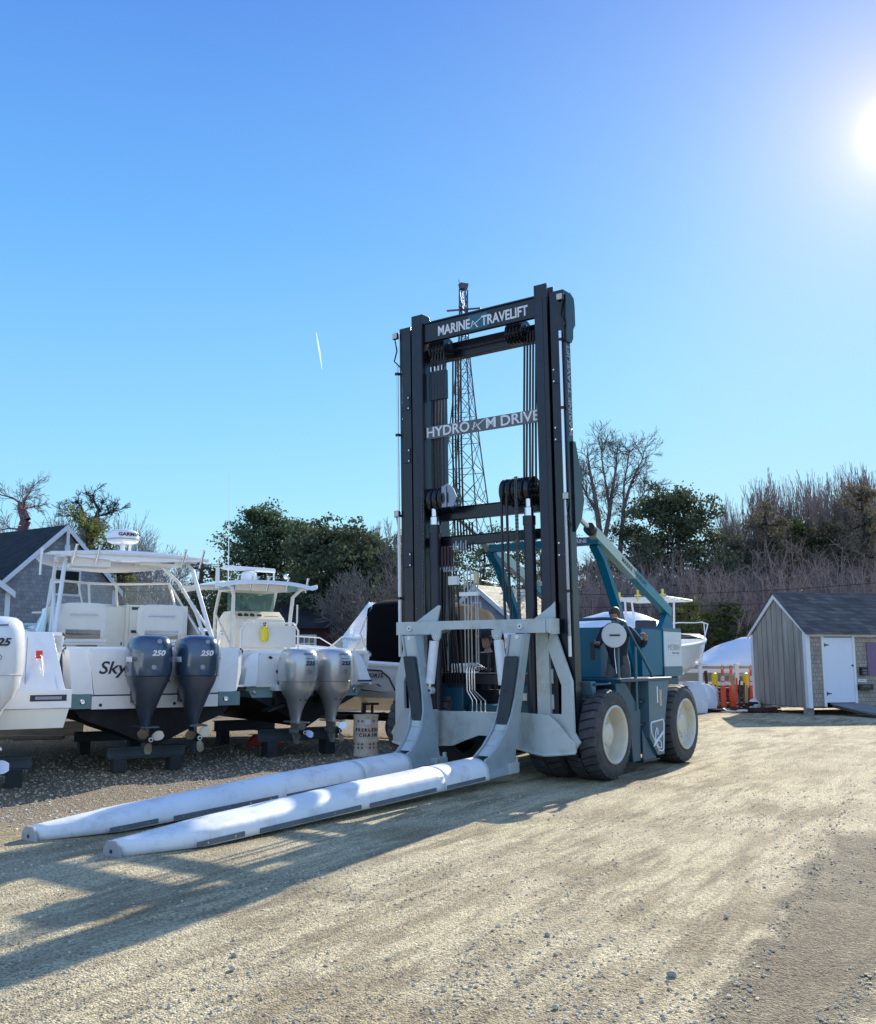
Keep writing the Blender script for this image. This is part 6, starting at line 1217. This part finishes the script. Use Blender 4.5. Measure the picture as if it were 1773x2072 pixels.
# ================================================================ people
skin=mat('skin',(.42,.24,.17),.55,var=.06); hairm=mat('brown_hair',(.06,.035,.02),.6,var=.2); navy=mat('navy_jacket',(.012,.022,.05),.75,var=.2,bump=.3); greyt=mat('grey_work_trousers',(.11,.11,.115),.85,var=.2,bump=.3); blackt=mat('black_clothes',(.008,.009,.012),.85,var=.2,bump=.2); boot=mat('brown_boots',(.06,.035,.02),.7)
def skinned(chains,root=0):
    """chains: lists of (point,radius); equal points are merged; returns verts and faces"""
    P_=[];R_=[];E_=[]
    def idx(p,r):
        for i,q in enumerate(P_):
            if (q-Vector(p)).length<1e-4: return i
        P_.append(Vector(p));R_.append(r); return len(P_)-1
    for c in chains:
        pr=None
        for p,r in c:
            i=idx(p,r)
            if pr is not None and (pr,i) not in E_: E_.append((pr,i))
            pr=i
    me=bpy.data.meshes.new('sk'); me.from_pydata(P_,E_,[]); o=bpy.data.objects.new('sk',me); COL.objects.link(o); o.modifiers.new('s','SKIN')
    for i,r in enumerate(R_): me.skin_vertices[0].data[i].radius=(r,r)
    me.skin_vertices[0].data[root].use_root=True; s=o.modifiers.new('b','SUBSURF'); s.levels=2; s.render_levels=2
    bpy.context.view_layer.update(); m2=bpy.data.meshes.new_from_object(o.evaluated_get(bpy.context.evaluated_depsgraph_get()))
    r=([v.co.copy() for v in m2.vertices],[tuple(p.vertices) for p in m2.polygons]); bpy.data.objects.remove(o); bpy.data.meshes.remove(me); bpy.data.meshes.remove(m2); return r
def person(label,loc,rz,J,top,bottom,hat,headrot):
    """J: joints in metres, x forward, y left"""
    t=thing('person',label,'person',loc,rz); v=lambda k:Vector(J[k]); md=lambda a,b,f=.5:a.lerp(b,f)
    def hand(w,d,s):
        d=d.normalized(); n=Vector((0,0,1)) if abs(d.z)<.8 else Vector((1,0,0)); a=d.cross(n).normalized(); b=a.cross(d); ch=[]
        pc=w+d*.05
        ch.append([(w,.024),(pc,.026)])
        for i,(o,l) in enumerate(((-.03,.065),(-.01,.075),(.01,.07),(.03,.055))):
            k=pc+d*.03+a*o; ch.append([(pc,.026),(k,.010),(k+d*l*.5-b*.012,.009),(k+d*l*.75-b*.035,.008)])
        k=w+d*.03+a*(-.04*s); ch.append([(w,.024),(k,.011),(k+d*.035-a*.015*s-b*.015,.009)]); return ch
    hips,chest,neck,head=v('hips'),v('chest'),v('neck'),v('head')
    ch=[[(hips,.13),(md(hips,chest),.125),(chest,.14),(neck,.055),(md(neck,head,.45),.05)]]
    for s in('L','R'):
        sh,el,wr,hd=v('sh'+s),v('el'+s),v('wr'+s),v('hd'+s); hp,kn,an,to=v('hp'+s),v('kn'+s),v('an'+s),v('to'+s)
        ch.append([(chest,.14),(sh,.06),(md(sh,el),.05),(el,.042),(wr,.028)]); ch+= [[(wr,.028)]+c[1:] if i==0 else c for i,c in enumerate(hand(wr,hd-wr,1 if s=='L' else -1))]
        ch.append([(hips,.13),(hp,.095),(md(hp,kn),.075),(kn,.058),(md(kn,an,.4),.055),(an,.038),(to,.03)])
    ch=[[ (p,(.028 if (p-v('wrL')).length<1e-4 or (p-v('wrR')).length<1e-4 else r)) for p,r in c] for c in ch]
    V_,F_=skinned(ch); mb=MB(skin); mb.m(top).m(bottom).m(skin); mb.add(V_,F_,None,True)
    jm=[(v(k),1) for k in('chest','shL','shR','elL','elR')]+[(md(v('el'+s),v('wr'+s),f),1) for s in'LR' for f in(.4,.75)]+[(md(hips,chest),1)]+[(v(k),2) for k in('hips','hpL','hpR','knL','knR','anL','anR','toL','toR')]+[(md(v('hp'+s),v('kn'+s)),2) for s in'LR']+[(md(v('kn'+s),v('an'+s)),2) for s in'LR']+[(v(k),0) for k in('head','neck','wrL','wrR','hdL','hdR')]
    for i_,f_ in enumerate(F_):
        c_=sum((V_[q] for q in f_),Vector())/len(f_); mb.mi[i_]=mb.ms.index((skin,top,bottom)[min(jm,key=lambda e:(e[0]-c_).length)[1]])
    M_=Matrix.Translation(head)@headrot.to_4x4(); n=18; rg=[]
    for z,rx,ry,dx in((-.118,.035,.035,.02),(-.105,.062,.05,.022),(-.07,.080,.065,.012),(-.03,.088,.070,.004),(.01,.095,.074,0),(.05,.098,.076,-.004),(.085,.088,.068,-.006),(.11,.06,.048,-.008),(.122,.02,.016,-.008)):
        ring=[]
        for i in range(n):
            a=2*PI*i/n; x=rx*math.cos(a)+dx;y=ry*math.sin(a)
            if abs(math.sin(a))<.2 and math.cos(a)>0: x+=.014*max(0,1-abs(z+.025)/.035)+.005*max(0,1-abs(z+.07)/.015)
            if .25<abs(math.sin(a))<.6 and math.cos(a)>0: x-=.008*max(0,1-abs(z-.012)/.02)
            ring.append(M_@Vector((x,y,z)))
        rg.append(ring)
    mb.loft(rg); 
    for s in(1,-1): mb.ell(M_@Vector((-.01,s*.078,-.01)),.012,.007,.028,8,6); mb.m(ddecal).ell(M_@Vector((.078,s*.03,.012)),.006,.009,.005,8,5).m(skin)
    mb.m(mat('lips',(.3,.12,.1),.5)).ell(M_@Vector((.085,0,-.066)),.008,.02,.005,8,5); body=mb.build('body',t)
    def shell(name,m,chs,extra=None):
        a,b=skinned(chs); o=MB(m); o.add(a,b,None,True)
        return o.build(name,body)
    g=.016
    shell('jacket',top,[[(md(hips,chest,-.32),.15),(md(hips,chest,-.1),.15),(md(hips,chest),.155),(chest,.16),(md(chest,neck,.8),.075)]]+[[(chest,.16),(v('sh'+s),.078),(md(v('sh'+s),v('el'+s)),.066),(v('el'+s),.058),(md(v('el'+s),v('wr'+s),.9),.042)] for s in 'LR'],0)
    shell('trousers',bottom,[[(md(hips,chest,.2),.135),(hips,.145),(v('hp'+s),.108),(md(v('hp'+s),v('kn'+s)),.09),(v('kn'+s),.074),(md(v('kn'+s),v('an'+s),.9),.058)] for s in 'LR'],0)
    shell('boots',boot,[[(md(v('kn'+s),v('an'+s),.85),.052),(v('an'+s),.05),(v('to'+s),.04)] for s in 'L'],0); shell('boots',boot,[[(md(v('kn'+s),v('an'+s),.85),.052),(v('an'+s),.05),(v('to'+s),.04)] for s in 'R'],0)
    hb=MB(hairm); rg=[]
    for z,rx,ry,dx in((-.06,.075,.077,-.03),(-.02,.088,.08,-.022),(.03,.10,.084,-.014),(.08,.103,.078,-.010),(.115,.075,.058,-.010),(.136,.02,.016,-.01)): rg.append([M_@Vector((min(rx*math.cos(a)+dx,.06 if z<.07 else 9),ry*math.sin(a),z)) for a in[2*PI*i/n for i in range(n)]])
    hb.loft(rg); hb.build('hair',body)
    if hat: hm=MB(mat('dark_brimmed_hat',(.012,.013,.018),.7)); hm.loft([[M_@Vector((r*1.08*math.cos(a),r*math.sin(a),z+.02*abs(math.sin(a)))) for a in[2*PI*i/24 for i in range(24)]] for r,z in((.17,.060),(.172,.068),(.10,.08),(.098,.13),(.085,.165),(.03,.172))]); hm.build('hat',body)
    return t
LM=Matrix.Translation(lift.location)@Matrix.Rotation(lift.rotation_euler.z,4,'Z')
def lw(x,y,z): p=LM@Vector((x,y,z)); return (p.x,p.y,p.z)
rzl=lift.rotation_euler.z
person('person in navy jacket and grey trousers standing on the side steps of the forklift',lw(-1.12,1.36,.70),rzl+R(8),
 dict(hips=(0,0,.92),chest=(.05,0,1.30),neck=(.10,0,1.47),head=(.15,.01,1.62),shL=(.05,.20,1.40),shR=(.05,-.20,1.40),elL=(-.05,.38,1.16),wrL=(.08,.46,1.28),hdL=(.14,.44,1.34),elR=(.12,-.30,1.16),wrR=(.30,-.22,1.20),hdR=(.38,-.20,1.22),
 hpL=(0,.10,.86),hpR=(0,-.10,.86),knL=(.06,.12,.48),knR=(.14,-.12,.50),anL=(-.02,.13,.09),anR=(.02,-.13,.09),toL=(.14,.15,.03),toR=(.18,-.15,.03)),navy,greyt,False,Euler((0,R(28),R(-12))).to_matrix())
person('person in black with a dark brimmed hat sitting at the controls behind the mast',lw(-.85,-.80,1.12),rzl,
 dict(hips=(0,0,.12),chest=(.02,0,.50),neck=(.05,0,.68),head=(.09,0,.84),shL=(.03,.20,.60),shR=(.03,-.20,.60),elL=(.12,.28,.34),wrL=(.36,.20,.38),hdL=(.44,.16,.40),elR=(.12,-.28,.34),wrR=(.36,-.16,.38),hdR=(.44,-.14,.40),
 hpL=(.02,.10,.10),hpR=(.02,-.10,.10),knL=(.44,.14,.14),knR=(.44,-.14,.14),anL=(.50,.14,-.10),anR=(.50,-.14,-.10),toL=(.64,.15,-.13),toR=(.64,-.15,-.13)),blackt,blackt,True,Euler((0,R(10),0)).to_matrix())
